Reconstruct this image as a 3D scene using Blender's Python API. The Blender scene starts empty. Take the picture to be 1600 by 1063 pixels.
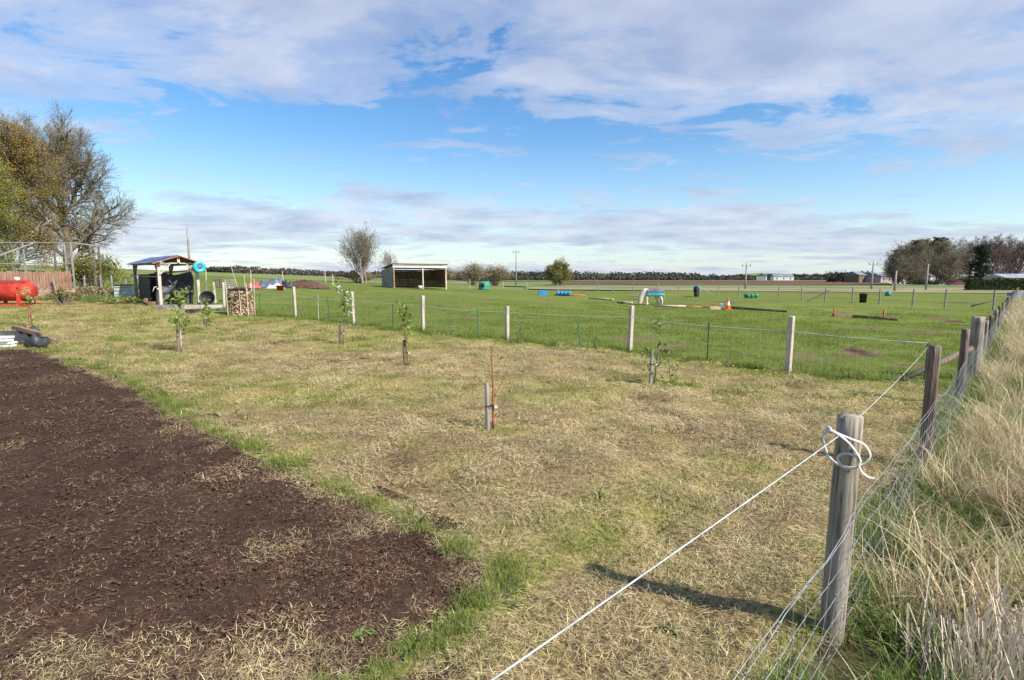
import bpy, bmesh, math, random
import numpy as np
from mathutils import Vector, Matrix
R = math.radians
random.seed(7); rng = np.random.default_rng(7)
scene = bpy.context.scene
COL = scene.collection

# ------------------------------------------------------------------ camera
cam_d = bpy.data.cameras.new('camera'); cam = bpy.data.objects.new('camera', cam_d); COL.objects.link(cam)
cam_d.sensor_width = 36; cam_d.lens = 820 / 1600 * 36; cam_d.clip_start = .05; cam_d.clip_end = 6000
cam.location = (0, 0, 1.9); cam.rotation_euler = (R(90) - math.atan(96.5 / 820), 0, 0)
scene.camera = cam
# ------------------------------------------------------------------ light
SUN = Vector((math.cos(R(42)) * math.cos(R(-33)), math.cos(R(42)) * math.sin(R(-33)), math.sin(R(42))))
sd = bpy.data.lights.new('sun', 'SUN'); sd.energy = 5.0; sd.angle = R(.53); sd.color = (1, .95, .87)
so = bpy.data.objects.new('sun', sd); COL.objects.link(so); so.rotation_euler = SUN.to_track_quat('Z', 'Y').to_euler()
world = bpy.data.worlds.new('World'); scene.world = world; world.use_nodes = True
vs = scene.view_settings; vs.view_transform = 'Standard'; vs.look = 'None'; vs.exposure = 0.5; vs.gamma = 1; vs.use_curve_mapping = False

def N(nt, typ, **kw):
    n = nt.nodes.new(typ)
    for k, v in kw.items():
        if k == 'ins':
            for i, val in v.items(): n.inputs[i].default_value = val
        else: setattr(n, k, v)
    return n
def ramp(nt, stops, interp='LINEAR'):
    n = nt.nodes.new('ShaderNodeValToRGB'); n.color_ramp.interpolation = interp
    e = n.color_ramp.elements
    while len(e) < len(stops): e.new(.5)
    for el, (p, c) in zip(e, stops):
        el.position = p; el.color = c if len(c) == 4 else (*c, 1)
    return n
def mathn(nt, op, a, b=None, clamp=False):
    n = nt.nodes.new('ShaderNodeMath'); n.operation = op; n.use_clamp = clamp
    for i, v in enumerate((a, b)):
        if v is None: continue
        if isinstance(v, (int, float)): n.inputs[i].default_value = v
        else: nt.links.new(v, n.inputs[i])
    return n.outputs[0]
def mixc(nt, f, a, b, blend='MIX'):
    n = nt.nodes.new('ShaderNodeMix'); n.data_type = 'RGBA'; n.blend_type = blend
    for sock, v in ((n.inputs[0], f), (n.inputs[6], a), (n.inputs[7], b)):
        if isinstance(v, (int, float)): sock.default_value = v
        elif isinstance(v, tuple): sock.default_value = v if len(v) == 4 else (*v, 1)
        else: nt.links.new(v, sock)
    return n.outputs[2]

def build_world():
    nt = world.node_tree; nt.nodes.clear(); L = nt.links
    sky = N(nt, 'ShaderNodeTexSky', sky_type='NISHITA', sun_disc=False, sun_elevation=R(42), sun_rotation=R(123))
    sky.air_density = 1.25; sky.dust_density = .25; sky.ozone_density = 3.2; sky.altitude = 30
    tc = N(nt, 'ShaderNodeTexCoord'); sep = N(nt, 'ShaderNodeSeparateXYZ'); L.new(tc.outputs['Generated'], sep.inputs[0])
    z = mathn(nt, 'ADD', mathn(nt, 'MAXIMUM', sep.outputs[2], 0.0), .10)
    cx = mathn(nt, 'DIVIDE', sep.outputs[0], z); cy = mathn(nt, 'DIVIDE', sep.outputs[1], z)
    comb = N(nt, 'ShaderNodeCombineXYZ'); L.new(cx, comb.inputs[0]); L.new(cy, comb.inputs[1])
    def noise(scale, detail, rough, dist, off, stretch=(1, 1, 1), rot=0):
        mp = N(nt, 'ShaderNodeMapping'); mp.inputs['Location'].default_value = off
        mp.inputs['Scale'].default_value = stretch; mp.inputs['Rotation'].default_value = (0, 0, rot)
        L.new(comb.outputs[0], mp.inputs[0])
        n = N(nt, 'ShaderNodeTexNoise'); n.inputs['Scale'].default_value = scale; n.inputs['Detail'].default_value = detail
        n.inputs['Roughness'].default_value = rough; n.inputs['Distortion'].default_value = dist
        L.new(mp.outputs[0], n.inputs['Vector']); return n.outputs[0]
    band = mathn(nt, 'MULTIPLY', mathn(nt, 'COSINE', mathn(nt, 'MULTIPLY', mathn(nt, 'SUBTRACT', mathn(nt, 'ADD', cy, mathn(nt, 'MULTIPLY', cx, -.08)), 1.35), 1.66)), .5)
    big = mathn(nt, 'ADD', mathn(nt, 'MULTIPLY', noise(.5, 3, .5, .3, (3.1, 7.7, 0)), .56), mathn(nt, 'ADD', mathn(nt, 'MULTIPLY', band, .42), .20))
    fine = noise(2.1, 7, .60, .45, (1.3, 4.2, 2), (.8, 1.1, 1), R(25))
    tiny = noise(5.5, 3, .6, .5, (8.3, .2, 5), (.6, 1.3, 1), R(25))
    d = mathn(nt, 'ADD', mathn(nt, 'MULTIPLY', big, .85), mathn(nt, 'MULTIPLY', fine, 1.2))
    d = mathn(nt, 'ADD', d, mathn(nt, 'MULTIPLY', tiny, .2))
    cov = ramp(nt, [(.0, (0, 0, 0)), (.38, (0, 0, 0)), (.62, (.48, .48, .48)), (1, (.80, .80, .80))], 'EASE')
    dm = N(nt, 'ShaderNodeMapRange'); dm.inputs[1].default_value = .81; dm.inputs[2].default_value = 1.28
    L.new(d, dm.inputs[0]); L.new(dm.outputs[0], cov.inputs[0])
    shade = noise(1.9, 4, .55, .2, (6.3, 2.2, 2))
    cc = ramp(nt, [(.30, (3.1, 3.6, 5.0)), (.64, (5.2, 5.5, 6.4))]); L.new(shade, cc.inputs[0])
    hz = ramp(nt, [(0, (1, 1, 1)), (.08, (.55, .55, .55)), (.24, (0, 0, 0))]); L.new(sep.outputs[2], hz.inputs[0])
    sat = N(nt, 'ShaderNodeHueSaturation'); sat.inputs['Saturation'].default_value = 1.3; sat.inputs['Value'].default_value = 1.22; sat.inputs['Hue'].default_value = .506
    L.new(sky.outputs[0], sat.inputs['Color'])
    pale = mixc(nt, mathn(nt, 'MULTIPLY', hz.outputs[0], .6), sat.outputs[0], (3.9, 5.5, 7.5))
    out = mixc(nt, cov.outputs[0], pale, cc.outputs[0])
    bg = N(nt, 'ShaderNodeBackground'); bg.inputs[1].default_value = .1; L.new(out, bg.inputs[0])
    o = N(nt, 'ShaderNodeOutputWorld'); L.new(bg.outputs[0], o.inputs[0])
build_world()

# ------------------------------------------------------------------ terrain maths
def g_np(y):
    y = np.asarray(y, float)
    a = np.where(y <= 0, 0, .05 * y / 60)
    a = np.where(y >= 60, .05 - .014 * (y - 60) / 140, a)
    a = np.where(y >= 200, .036 * (1 - ((y - 200) / 130.) ** 2 * .9), a)
    return np.where(y >= 330, .0036, a)
def hnp(x, y):
    x = np.asarray(x, float); s = 4 - x
    sc = np.clip(s, -40, 200)
    s2 = np.maximum(0, sc + np.log1p(np.exp(-sc / 2.)) * 2 - .4)
    s2 = np.where(s > -40, np.minimum(s2, 150), 0)
    return g_np(y) * s2
def gz(x, y): return float(hnp(x, y))
def G(x, y, dz=0): return (x, y, gz(x, y) + dz)
_perm = rng.random((256, 256))
def vnoise(x, y):
    xi = np.floor(x).astype(int); yi = np.floor(y).astype(int); fx = x - xi; fy = y - yi
    fx = fx * fx * (3 - 2 * fx); fy = fy * fy * (3 - 2 * fy)
    p = lambda a, b: _perm[a & 255, b & 255]
    return (p(xi, yi) * (1 - fx) + p(xi + 1, yi) * fx) * (1 - fy) + (p(xi, yi + 1) * (1 - fx) + p(xi + 1, yi + 1) * fx) * fy
def fbm(x, y, s, o=4, off=0):
    x = np.asarray(x, float) / s + off; y = np.asarray(y, float) / s + off * 1.7; t = 0; a = .5; n = 0
    for _ in range(o):
        t = t + a * vnoise(x, y); n += a; x = x * 2.03 + 5.1; y = y * 2.03 + 9.2; a *= .5
    return t / n
def inpoly(px, py, poly):
    px = np.asarray(px); py = np.asarray(py); ins = np.zeros(px.shape, bool); j = len(poly) - 1
    for i in range(len(poly)):
        xi, yi = poly[i]; xj, yj = poly[j]
        c = ((yi > py) != (yj > py)) & (px < (xj - xi) * (py - yi) / (yj - yi + 1e-12) + xi)
        ins ^= c; j = i
    return ins
def dist_poly(px, py, pts):
    d = np.full(np.shape(px), 1e9)
    for (ax, ay), (bx, by) in zip(pts[:-1], pts[1:]):
        vx, vy = bx - ax, by - ay; t = np.clip(((px - ax) * vx + (py - ay) * vy) / (vx * vx + vy * vy), 0, 1)
        d = np.minimum(d, np.hypot(px - ax - t * vx, py - ay - t * vy))
    return d

# key lines (metres)
FD = (.698, .716)
def fence_pt(t): return 1.67 + FD[0] * t, 2.55 + FD[1] * t
CROSS = [(7.75, 9.0), (5.56, 10.43), (3.03, 13.39), (-.15, 15.46), (-2.97, 17.43), (-6.05, 20.0), (-9.05, 21.9), (-11.75, 23.7), (-14.4, 26.3), (-16.3, 28.9)]
GARDEN = [fence_pt(-8), fence_pt(8.9)] + CROSS + [(-18, 32.4), (-24, 33.4), (-30, 34), (-60, 34), (-60, -8)]
BED = [(-30, 12.2), (-13, 12.5), (-11.9, 12.9), (-7.3, 9.51), (-2.74, 5.44), (-1.32, 4.31), (-.46, 3.56), (-.05, 3.08), (-.35, 2.64), (-.74, 2.25), (-1.6, 1.2), (-3, -1), (-30, -1)]
BED_EDGE = BED[1:11]

# ------------------------------------------------------------------ builders
class MB:
    def __init__(s): s.v = []; s.f = []; s.n = 0
    def add(s, v, f):
        s.v.extend([tuple(map(float, q)) for q in v]); s.f.extend([tuple(i + s.n for i in q) for q in f]); s.n += len(v); return s
    def box(s, c, size, rz=0, rot=None, taper=1.0):
        hx, hy, hz = [q / 2 for q in size]
        v = [Vector((x * hx * (taper if z > 0 else 1), y * hy * (taper if z > 0 else 1), z * hz)) for z in (-1, 1) for y in (-1, 1) for x in (-1, 1)]
        m = rot if rot is not None else Matrix.Rotation(rz, 3, 'Z')
        v = [m @ q + Vector(c) for q in v]
        return s.add(v, [(0, 2, 3, 1), (4, 5, 7, 6), (0, 1, 5, 4), (2, 6, 7, 3), (0, 4, 6, 2), (1, 3, 7, 5)])
    def beam(s, a, b, w, h):
        a = Vector(a); b = Vector(b); d = b - a; m = d.to_track_quat('Z', 'Y').to_matrix()
        return s.box((a + b) / 2, (w, h, d.length), rot=m)
    def cyl(s, a, b, r0, r1=None, n=10, caps=True):
        r1 = r0 if r1 is None else r1; a = Vector(a); b = Vector(b); d = (b - a)
        m = d.to_track_quat('Z', 'Y').to_matrix(); v = []
        for p, r in ((a, r0), (b, r1)):
            for i in range(n):
                t = 2 * math.pi * i / n; v.append(p + m @ Vector((math.cos(t) * r, math.sin(t) * r, 0)))
        f = [(i, (i + 1) % n, n + (i + 1) % n, n + i) for i in range(n)]
        if caps: f += [tuple(range(n - 1, -1, -1)), tuple(range(n, 2 * n))]
        return s.add(v, f)
    def tube(s, pts, r, n=5, closed_caps=True):
        pts = [Vector(p) for p in pts]; rr = r if hasattr(r, '__len__') else [r] * len(pts); v = []; up = Vector((0, 0, 1))
        prev = None
        for i, p in enumerate(pts):
            d = (pts[min(i + 1, len(pts) - 1)] - pts[max(i - 1, 0)]).normalized()
            if prev is None:
                a = d.cross(up if abs(d.z) < .9 else Vector((1, 0, 0))).normalized()
            else:
                a = (prev - d * prev.dot(d)).normalized()
            prev = a; b = d.cross(a)
            for k in range(n):
                t = 2 * math.pi * k / n; v.append(p + (a * math.cos(t) + b * math.sin(t)) * rr[i])
        f = []
        for i in range(len(pts) - 1):
            for k in range(n): f.append((i * n + k, i * n + (k + 1) % n, (i + 1) * n + (k + 1) % n, (i + 1) * n + k))
        if closed_caps and n > 2: f += [tuple(range(n - 1, -1, -1)), tuple(range((len(pts) - 1) * n, len(pts) * n))]
        return s.add(v, f)
    def lathe(s, prof, n=20, c=(0, 0, 0), m=None):
        v = []
        for r, z in prof:
            for i in range(n):
                t = 2 * math.pi * i / n; q = Vector((r * math.cos(t), r * math.sin(t), z))
                if m is not None: q = m @ q
                v.append(q + Vector(c))
        f = []
        for j in range(len(prof) - 1):
            for i in range(n): f.append((j * n + i, j * n + (i + 1) % n, (j + 1) * n + (i + 1) % n, (j + 1) * n + i))
        return s.add(v, f)
    def build(s, name, m, parent=None, smooth=False):
        me = bpy.data.meshes.new(name); me.from_pydata(s.v, [], s.f); me.update()
        return link(name, me, m, parent, smooth)
def link(name, me, m, parent=None, smooth=False):
    if m is not None: me.materials.append(m)
    if smooth: me.polygons.foreach_set('use_smooth', [True] * len(me.polygons))
    o = bpy.data.objects.new(name, me); COL.objects.link(o)
    if parent is not None: o.parent = parent
    return o
def tag(o, label, cat, group=None, kind=None):
    o['label'] = label; o['category'] = cat
    if group: o['group'] = group
    if kind: o['kind'] = kind
    return o
def thing(name, label, cat, loc=(0, 0, 0), rz=0, group=None, kind=None):
    o = bpy.data.objects.new(name, None); COL.objects.link(o); o.location = loc; o.rotation_euler = (0, 0, rz)
    return tag(o, label, cat, group, kind)
def np_mesh(name, V, Fq):
    """V (n,3) array; Fq (m,k) array of equal-sided faces"""
    me = bpy.data.meshes.new(name); k = Fq.shape[1]
    me.vertices.add(len(V)); me.vertices.foreach_set('co', np.asarray(V, np.float32).ravel())
    me.loops.add(Fq.size); me.loops.foreach_set('vertex_index', Fq.astype(np.int32).ravel())
    me.polygons.add(len(Fq)); me.polygons.foreach_set('loop_start', np.arange(0, Fq.size, k, dtype=np.int32))
    me.update(calc_edges=True); me.validate(); return me

# ------------------------------------------------------------------ materials
def newmat(name):
    m = bpy.data.materials.new(name); m.use_nodes = True; nt = m.node_tree
    b = nt.nodes['Principled BSDF']; b.inputs['Specular IOR Level'].default_value = .3
    return m, nt, b
def pm(name, c1, c2, scale=6, rough=.8, bump=.3, stretch=(1, 1, 1), c3=None, metallic=0, detail=4, dist=.02, spec=.3, lo=.35, hi=.68):
    m, nt, b = newmat(name); L = nt.links
    tc = N(nt, 'ShaderNodeTexCoord'); oi = N(nt, 'ShaderNodeObjectInfo')
    mp = N(nt, 'ShaderNodeMapping'); mp.inputs['Scale'].default_value = stretch; L.new(tc.outputs['Object'], mp.inputs[0])
    n = N(nt, 'ShaderNodeTexNoise', noise_dimensions='4D'); n.inputs['Scale'].default_value = scale; n.inputs['Detail'].default_value = detail
    L.new(mp.outputs[0], n.inputs['Vector']); L.new(mathn(nt, 'MULTIPLY', oi.outputs['Random'], 30.), n.inputs['W'])
    st = [(lo, c1), (hi, c2)]
    if c3: st = [(lo, c1), ((lo + hi) / 2, c2), (hi, c3)]
    r = ramp(nt, st); L.new(n.outputs[0], r.inputs[0])
    n2 = N(nt, 'ShaderNodeTexNoise'); n2.inputs['Scale'].default_value = scale * .22; n2.inputs['Detail'].default_value = 3
    L.new(tc.outputs['Object'], n2.inputs['Vector'])
    r2 = ramp(nt, [(.3, (.72, .72, .72)), (.7, (1.18, 1.18, 1.18))]); L.new(n2.outputs[0], r2.inputs[0])
    L.new(mixc(nt, 1.0, r.outputs[0], r2.outputs[0], 'MULTIPLY'), b.inputs['Base Color'])
    b.inputs['Roughness'].default_value = rough; b.inputs['Metallic'].default_value = metallic; b.inputs['Specular IOR Level'].default_value = spec
    if bump:
        bp = N(nt, 'ShaderNodeBump'); bp.inputs['Strength'].default_value = bump; bp.inputs['Distance'].default_value = dist
        L.new(n.outputs[0], bp.inputs['Height']); L.new(bp.outputs[0], b.inputs['Normal'])
    return m
def blade_mat(name, stops, trans=.25, rough=.7, inst=.25):
    m, nt, b = newmat(name); L = nt.links
    g = N(nt, 'ShaderNodeNewGeometry'); oi = N(nt, 'ShaderNodeObjectInfo')
    r = ramp(nt, stops); L.new(g.outputs['Random Per Island'], r.inputs[0])
    v = mathn(nt, 'ADD', mathn(nt, 'MULTIPLY', oi.outputs['Random'], inst * 2), 1 - inst)
    cmb = N(nt, 'ShaderNodeCombineColor'); [L.new(v, cmb.inputs[i]) for i in range(3)]
    c = mixc(nt, 1.0, r.outputs[0], cmb.outputs[0], 'MULTIPLY')
    L.new(c, b.inputs['Base Color']); b.inputs['Roughness'].default_value = rough; b.inputs['Specular IOR Level'].default_value = .2
    if trans:
        t = N(nt, 'ShaderNodeBsdfTranslucent'); L.new(c, t.inputs[0]); mx = N(nt, 'ShaderNodeMixShader'); mx.inputs[0].default_value = trans
        L.new(b.outputs[0], mx.inputs[1]); L.new(t.outputs[0], mx.inputs[2]); L.new(mx.outputs[0], nt.nodes['Material Output'].inputs[0])
    return m
def ground_mat(name, attr, cols, noise_cols, nscale=9, rough=.95, bump=.8, dist=.05, nfac=.55):
    """cols: ramp over the painted attribute (ground type); noise_cols multiply fine mottling"""
    m, nt, b = newmat(name); L = nt.links
    tc = N(nt, 'ShaderNodeTexCoord'); at = N(nt, 'ShaderNodeAttribute', attribute_name=attr)
    n = N(nt, 'ShaderNodeTexNoise'); n.inputs['Scale'].default_value = nscale; n.inputs['Detail'].default_value = 5; n.inputs['Roughness'].default_value = .68
    L.new(tc.outputs['Object'], n.inputs['Vector'])
    n2 = N(nt, 'ShaderNodeTexNoise'); n2.inputs['Scale'].default_value = nscale * .12; n2.inputs['Detail'].default_value = 5
    L.new(tc.outputs['Object'], n2.inputs['Vector'])
    f = mathn(nt, 'ADD', at.outputs['Fac'], mathn(nt, 'MULTIPLY', mathn(nt, 'SUBTRACT', n2.outputs[0], .5), .35))
    r = ramp(nt, cols); L.new(f, r.inputs[0])
    rn = ramp(nt, noise_cols); L.new(n.outputs[0], rn.inputs[0])
    L.new(mixc(nt, nfac, r.outputs[0], mixc(nt, 1.0, r.outputs[0], rn.outputs[0], 'MULTIPLY')), b.inputs['Base Color'])
    b.inputs['Roughness'].default_value = rough; b.inputs['Specular IOR Level'].default_value = .1
    bp = N(nt, 'ShaderNodeBump'); bp.inputs['Strength'].default_value = bump; bp.inputs['Distance'].default_value = dist
    L.new(n.outputs[0], bp.inputs['Height']); L.new(bp.outputs[0], b.inputs['Normal'])
    return m
M = {}
M['lawn'] = ground_mat('lawn', 'tone', [(0, (.14, .10, .05)), (.3, (.26, .195, .095)), (.55, (.30, .245, .095)), (.8, (.21, .215, .055)), (1, (.15, .18, .04))], [(.32, (.25, .25, .25)), (.68, (1.8, 1.75, 1.7))], 26, nfac=.85)
M['soil'] = ground_mat('soil', 'tone', [(0, (.042, .024, .017)), (.5, (.072, .042, .029)), (1, (.15, .105, .068))], [(.3, (.5, .5, .5)), (.7, (1.7, 1.6, 1.5))], 22, bump=1, dist=.04, nfac=.9)
M['paddock'] = ground_mat('paddock', 'tone', [(0, (.055, .042, .025)), (.18, (.16, .105, .06)), (.35, (.135, .15, .038)), (.55, (.125, .16, .028)), (.75, (.15, .18, .034)), (1, (.19, .20, .055))], [(.3, (.45, .5, .4)), (.7, (1.5, 1.5, 1.45))], 7, bump=.7)
M['verge'] = ground_mat('verge', 'tone', [(0, (.04, .032, .018)), (.5, (.10, .085, .04)), (1, (.09, .11, .03))], [(.3, (.5, .5, .5)), (.7, (1.5, 1.5, 1.4))], 12, bump=1)
M['meadow'] = pm('meadow', (.12, .17, .05), (.20, .21, .08), .12, .95, 0, c3=(.17, .21, .06), spec=.05)
M['plough'] = pm('plough', (.12, .068, .048), (.17, .10, .072), .2, .95, 0, stretch=(.2, 2, 1), spec=.05)
M['strip'] = pm('strip', (.30, .26, .15), (.22, .22, .10), .3, .95, 0, stretch=(.3, 1.5, 1), spec=.05)
M['greenstrip'] = pm('greenstrip', (.17, .24, .08), (.22, .27, .10), .2, .95, 0, spec=.05)
M['track'] = pm('track', (.42, .38, .30), (.5, .46, .38), .5, .95, 0, spec=.05)
M['postwood'] = pm('postwood', (.14, .115, .085), (.36, .31, .24), 9, .85, .6, (6, 6, .45), (.30, .265, .21), dist=.006)
M['darkpost'] = pm('darkpost', (.10, .07, .05), (.26, .20, .15), 9, .85, .6, (6, 6, .5), dist=.006)
M['paletimber'] = pm('paletimber', (.45, .39, .31), (.64, .57, .47), 7, .85, .35, (5, 5, .5), dist=.005)
M['greytimber'] = pm('greytimber', (.20, .19, .18), (.42, .40, .37), 8, .85, .4, (6, 6, .5), dist=.006)
M['browntimber'] = pm('browntimber', (.20, .12, .07), (.40, .26, .16), 8, .85, .4, (6, 6, .5), dist=.006)
M['stainboard'] = pm('stainboard', (.10, .064, .042), (.20, .135, .09), 8, .85, .4, (.5, 6, 6), dist=.006)
M['pinkboard'] = pm('pinkboard', (.34, .17, .11), (.56, .33, .24), 7, .85, .35, (6, 6, .5), dist=.006)
M['pinkblock'] = pm('pinkblock', (.46, .27, .19), (.62, .42, .32), 10, .9, .4)
M['wire'] = pm('wire', (.26, .27, .28), (.44, .45, .46), 30, .45, 0, metallic=.35, spec=.5)
M['finewire'] = pm('finewire', (.25, .30, .25), (.36, .42, .36), 30, .6, 0)
M['rope'] = pm('rope', (.42, .44, .45), (.58, .59, .60), 60, .7, .2)
M['tape'] = pm('tape', (.58, .55, .50), (.72, .69, .65), 40, .6, .1)
M['greenstake'] = pm('greenstake', (.04, .16, .12), (.08, .26, .20), 10, .55, .1)
M['darkstake'] = pm('darkstake', (.035, .06, .06), (.07, .10, .10), 10, .55, .1)
M['red'] = pm('red', (.40, .03, .018), (.62, .055, .03), 5, .55, .1, spec=.4)
M['redtarp'] = pm('redtarp', (.35, .07, .06), (.5, .14, .12), 3, .6, .3)
M['carpaint'] = pm('carpaint', (.10, .015, .015), (.16, .03, .025), 2, .35, 0, spec=.5)
M['orange'] = pm('orange', (.55, .14, .05), (.68, .20, .08), 5, .7, .2)
M['blueroof'] = pm('blueroof', (.03, .05, .11), (.13, .19, .32), 3, .38, .15, spec=.6)
M['cyan'] = pm('cyan', (.02, .33, .44), (.05, .46, .56), 5, .4, .05, spec=.5)
M['black'] = pm('black', (.010, .010, .011), (.03, .03, .032), 5, .5, .3, dist=.03)
M['tarp'] = pm('tarp', (.022, .024, .025), (.065, .068, .068), 3, .5, .5, dist=.08, spec=.45)
M['greytarp'] = pm('greytarp', (.09, .11, .14), (.2, .23, .28), 3, .5, .5, dist=.08)
M['rubber'] = pm('rubber', (.02, .02, .022), (.05, .05, .05), 12, .75, .3)
M['white'] = pm('white', (.68, .66, .62), (.82, .80, .77), 6, .7, .1)
M['palegreen'] = pm('palegreen', (.40, .48, .44), (.62, .68, .63), 5, .6, .2)
M['teal'] = pm('teal', (.02, .20, .18), (.05, .33, .29), 6, .5, .1)
M['turq'] = pm('turq', (.02, .36, .42), (.05, .50, .55), 6, .8, .2)
M['blueplastic'] = pm('blueplastic', (.01, .22, .62), (.03, .32, .74), 4, .45, .05, spec=.5)
M['greendrum'] = pm('greendrum', (.03, .20, .13), (.07, .30, .2), 4, .55, .1)
M['conewhite'] = pm('conewhite', (.72, .72, .72), (.84, .84, .84), 6, .5, .05)
M['coneorange'] = pm('coneorange', (.78, .09, .02), (.86, .14, .03), 6, .5, .05)
M['polewood'] = pm('polewood', (.50, .40, .27), (.68, .57, .42), 6, .85, .2)
M['darkpole'] = pm('darkpole', (.10, .07, .055), (.2, .14, .11), 6, .85, .2)
M['bark'] = pm('bark', (.10, .085, .065), (.24, .21, .17), 6, .9, .5, (3, 3, .6))
M['palebark'] = pm('palebark', (.30, .28, .24), (.50, .47, .41), 6, .9, .4, (3, 3, .8))
M['twig'] = pm('twig', (.17, .135, .10), (.31, .26, .20), 2, .9, 0)
M['browntwig'] = pm('browntwig', (.12, .085, .07), (.22, .155, .125), 1, .9, 0)
M['redtwig'] = pm('redtwig', (.22, .07, .035), (.40, .16, .09), 20, .6, .1)
M['pony'] = pm('pony', (.62, .52, .40), (.80, .72, .60), 5, .8, .2)
M['ponydark'] = pm('ponydark', (.03, .022, .018), (.07, .05, .04), 5, .8, .2)
M['rug'] = pm('rug', (.12, .10, .125), (.20, .17, .20), 5, .85, .3)
M['mane'] = pm('mane', (.18, .15, .12), (.4, .34, .28), 20, .9, .2)
M['farmstone'] = pm('farmstone', (.34, .30, .26), (.48, .43, .37), 2, .9, .1)
M['cream'] = pm('cream', (.62, .55, .42), (.74, .67, .54), 2, .9, .1)
M['slate'] = pm('slate', (.16, .165, .18), (.26, .265, .28), 2, .7, .1)
M['tinroof'] = pm('tinroof', (.26, .29, .33), (.38, .41, .45), 2, .5, .1)
M['glass'] = pm('glass', (.02, .025, .03), (.05, .06, .07), 2, .15, 0, spec=.6)
M['logend'] = blade_mat('logend', [(0, (.10, .07, .045)), (.3, (.30, .20, .12)), (.6, (.48, .35, .22)), (.85, (.60, .48, .33)), (1, (.22, .15, .10))], 0, .9, 0)
M['straw'] = blade_mat('straw', [(0, (.15, .095, .045)), (.22, (.38, .28, .13)), (.55, (.61, .485, .26)), (.8, (.78, .65, .40)), (.93, (.36, .35, .10)), (1, (.20, .24, .06))], .15, .75, .36)
M['soilstraw'] = blade_mat('soilstraw', [(0, (.11, .055, .03)), (.45, (.25, .14, .075)), (.75, (.42, .28, .16)), (.95, (.62, .48, .31)), (1, (.3, .3, .12))], .05, .8, .25)
M['grass'] = blade_mat('grass', [(0, (.10, .14, .025)), (.4, (.19, .24, .04)), (.75, (.30, .34, .065)), (.92, (.40, .39, .10)), (1, (.48, .42, .19))], .3, .6, .3)
M['vergegrass'] = blade_mat('vergegrass', [(0, (.07, .12, .02)), (.5, (.15, .23, .04)), (.85, (.25, .32, .07)), (1, (.42, .38, .17))], .3, .6, .25)
M['weedleaf'] = blade_mat('weedleaf', [(0, (.07, .12, .025)), (.6, (.13, .20, .045)), (1, (.22, .27, .08))], .3, .5, .2)
M['lush'] = blade_mat('lush', [(0, (.08, .13, .02)), (.5, (.16, .23, .035)), (.85, (.25, .31, .055)), (1, (.38, .37, .1))], .3, .55, .2)
M['pasture'] = blade_mat('pasture', [(0, (.13, .175, .025)), (.5, (.195, .25, .04)), (.85, (.26, .30, .06)), (1, (.33, .33, .11))], .35, .6, .25)
M['drygrass'] = blade_mat('drygrass', [(0, (.22, .15, .07)), (.3, (.50, .37, .19)), (.65, (.72, .57, .33)), (.9, (.85, .74, .52)), (1, (.28, .28, .08))], .25, .6, .3)
M['stalk'] = blade_mat('stalk', [(0, (.45, .33, .22)), (.5, (.64, .53, .39)), (1, (.76, .67, .55))], .1, .55, .1)
M['rush'] = blade_mat('rush', [(0, (.10, .055, .03)), (.5, (.24, .14, .07)), (.85, (.40, .27, .15)), (1, (.16, .17, .05))], .1, .6, .2)
M['clod'] = blade_mat('clod', [(0, (.035, .020, .014)), (.7, (.078, .045, .032)), (1, (.14, .09, .06))], 0, .95, .3)
M['bud'] = blade_mat('bud', [(0, (.11, .10, .05)), (.5, (.19, .17, .08)), (1, (.27, .25, .13))], .2, .8, 0)
M['birchleaf'] = blade_mat('birchleaf', [(0, (.22, .15, .04)), (.4, (.34, .235, .06)), (.8, (.42, .30, .085)), (1, (.28, .27, .07))], .3, .7, 0)
M['birchgreen'] = blade_mat('birchgreen', [(0, (.13, .17, .03)), (.4, (.24, .27, .05)), (.8, (.34, .34, .07)), (1, (.36, .26, .08))], .3, .7, 0)
M['needle'] = blade_mat('needle', [(0, (.012, .022, .012)), (.6, (.028, .045, .02)), (1, (.05, .075, .03))], .05, .8, 0)
M['hedge'] = blade_mat('hedge', [(0, (.02, .03, .01)), (.6, (.05, .07, .02)), (1, (.11, .12, .035))], .15, .7, 0)
M['willow'] = blade_mat('willow', [(0, (.13, .12, .03)), (.6, (.24, .22, .06)), (1, (.34, .31, .1))], .25, .7, 0)
M['leaf'] = blade_mat('leaf', [(0, (.12, .18, .03)), (.6, (.24, .32, .07)), (1, (.40, .43, .15))], .35, .6, 0)
M['blossom'] = blade_mat('blossom', [(0, (.7, .66, .64)), (1, (.85, .83, .82))], .2, .7, 0)
M['yellow'] = blade_mat('yellow', [(0, (.75, .55, .02)), (1, (.85, .7, .04))], .1, .7, 0)
M['farwood'] = blade_mat('farwood', [(0, (.03, .042, .032)), (.4, (.055, .068, .05)), (.7, (.09, .09, .068)), (1, (.12, .11, .09))], .05, .9, 0)
M['fartwig'] = blade_mat('fartwig', [(0, (.06, .05, .04)), (.5, (.12, .10, .08)), (1, (.19, .16, .13))], .05, .9, 0)
M['broom'] = blade_mat('broom', [(0, (.08, .09, .02)), (.6, (.18, .18, .045)), (1, (.28, .24, .08))], .15, .7, 0)
M['scrub'] = blade_mat('scrub', [(0, (.14, .10, .06)), (.6, (.30, .23, .14)), (1, (.30, .28, .11))], .1, .8, 0)

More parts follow.
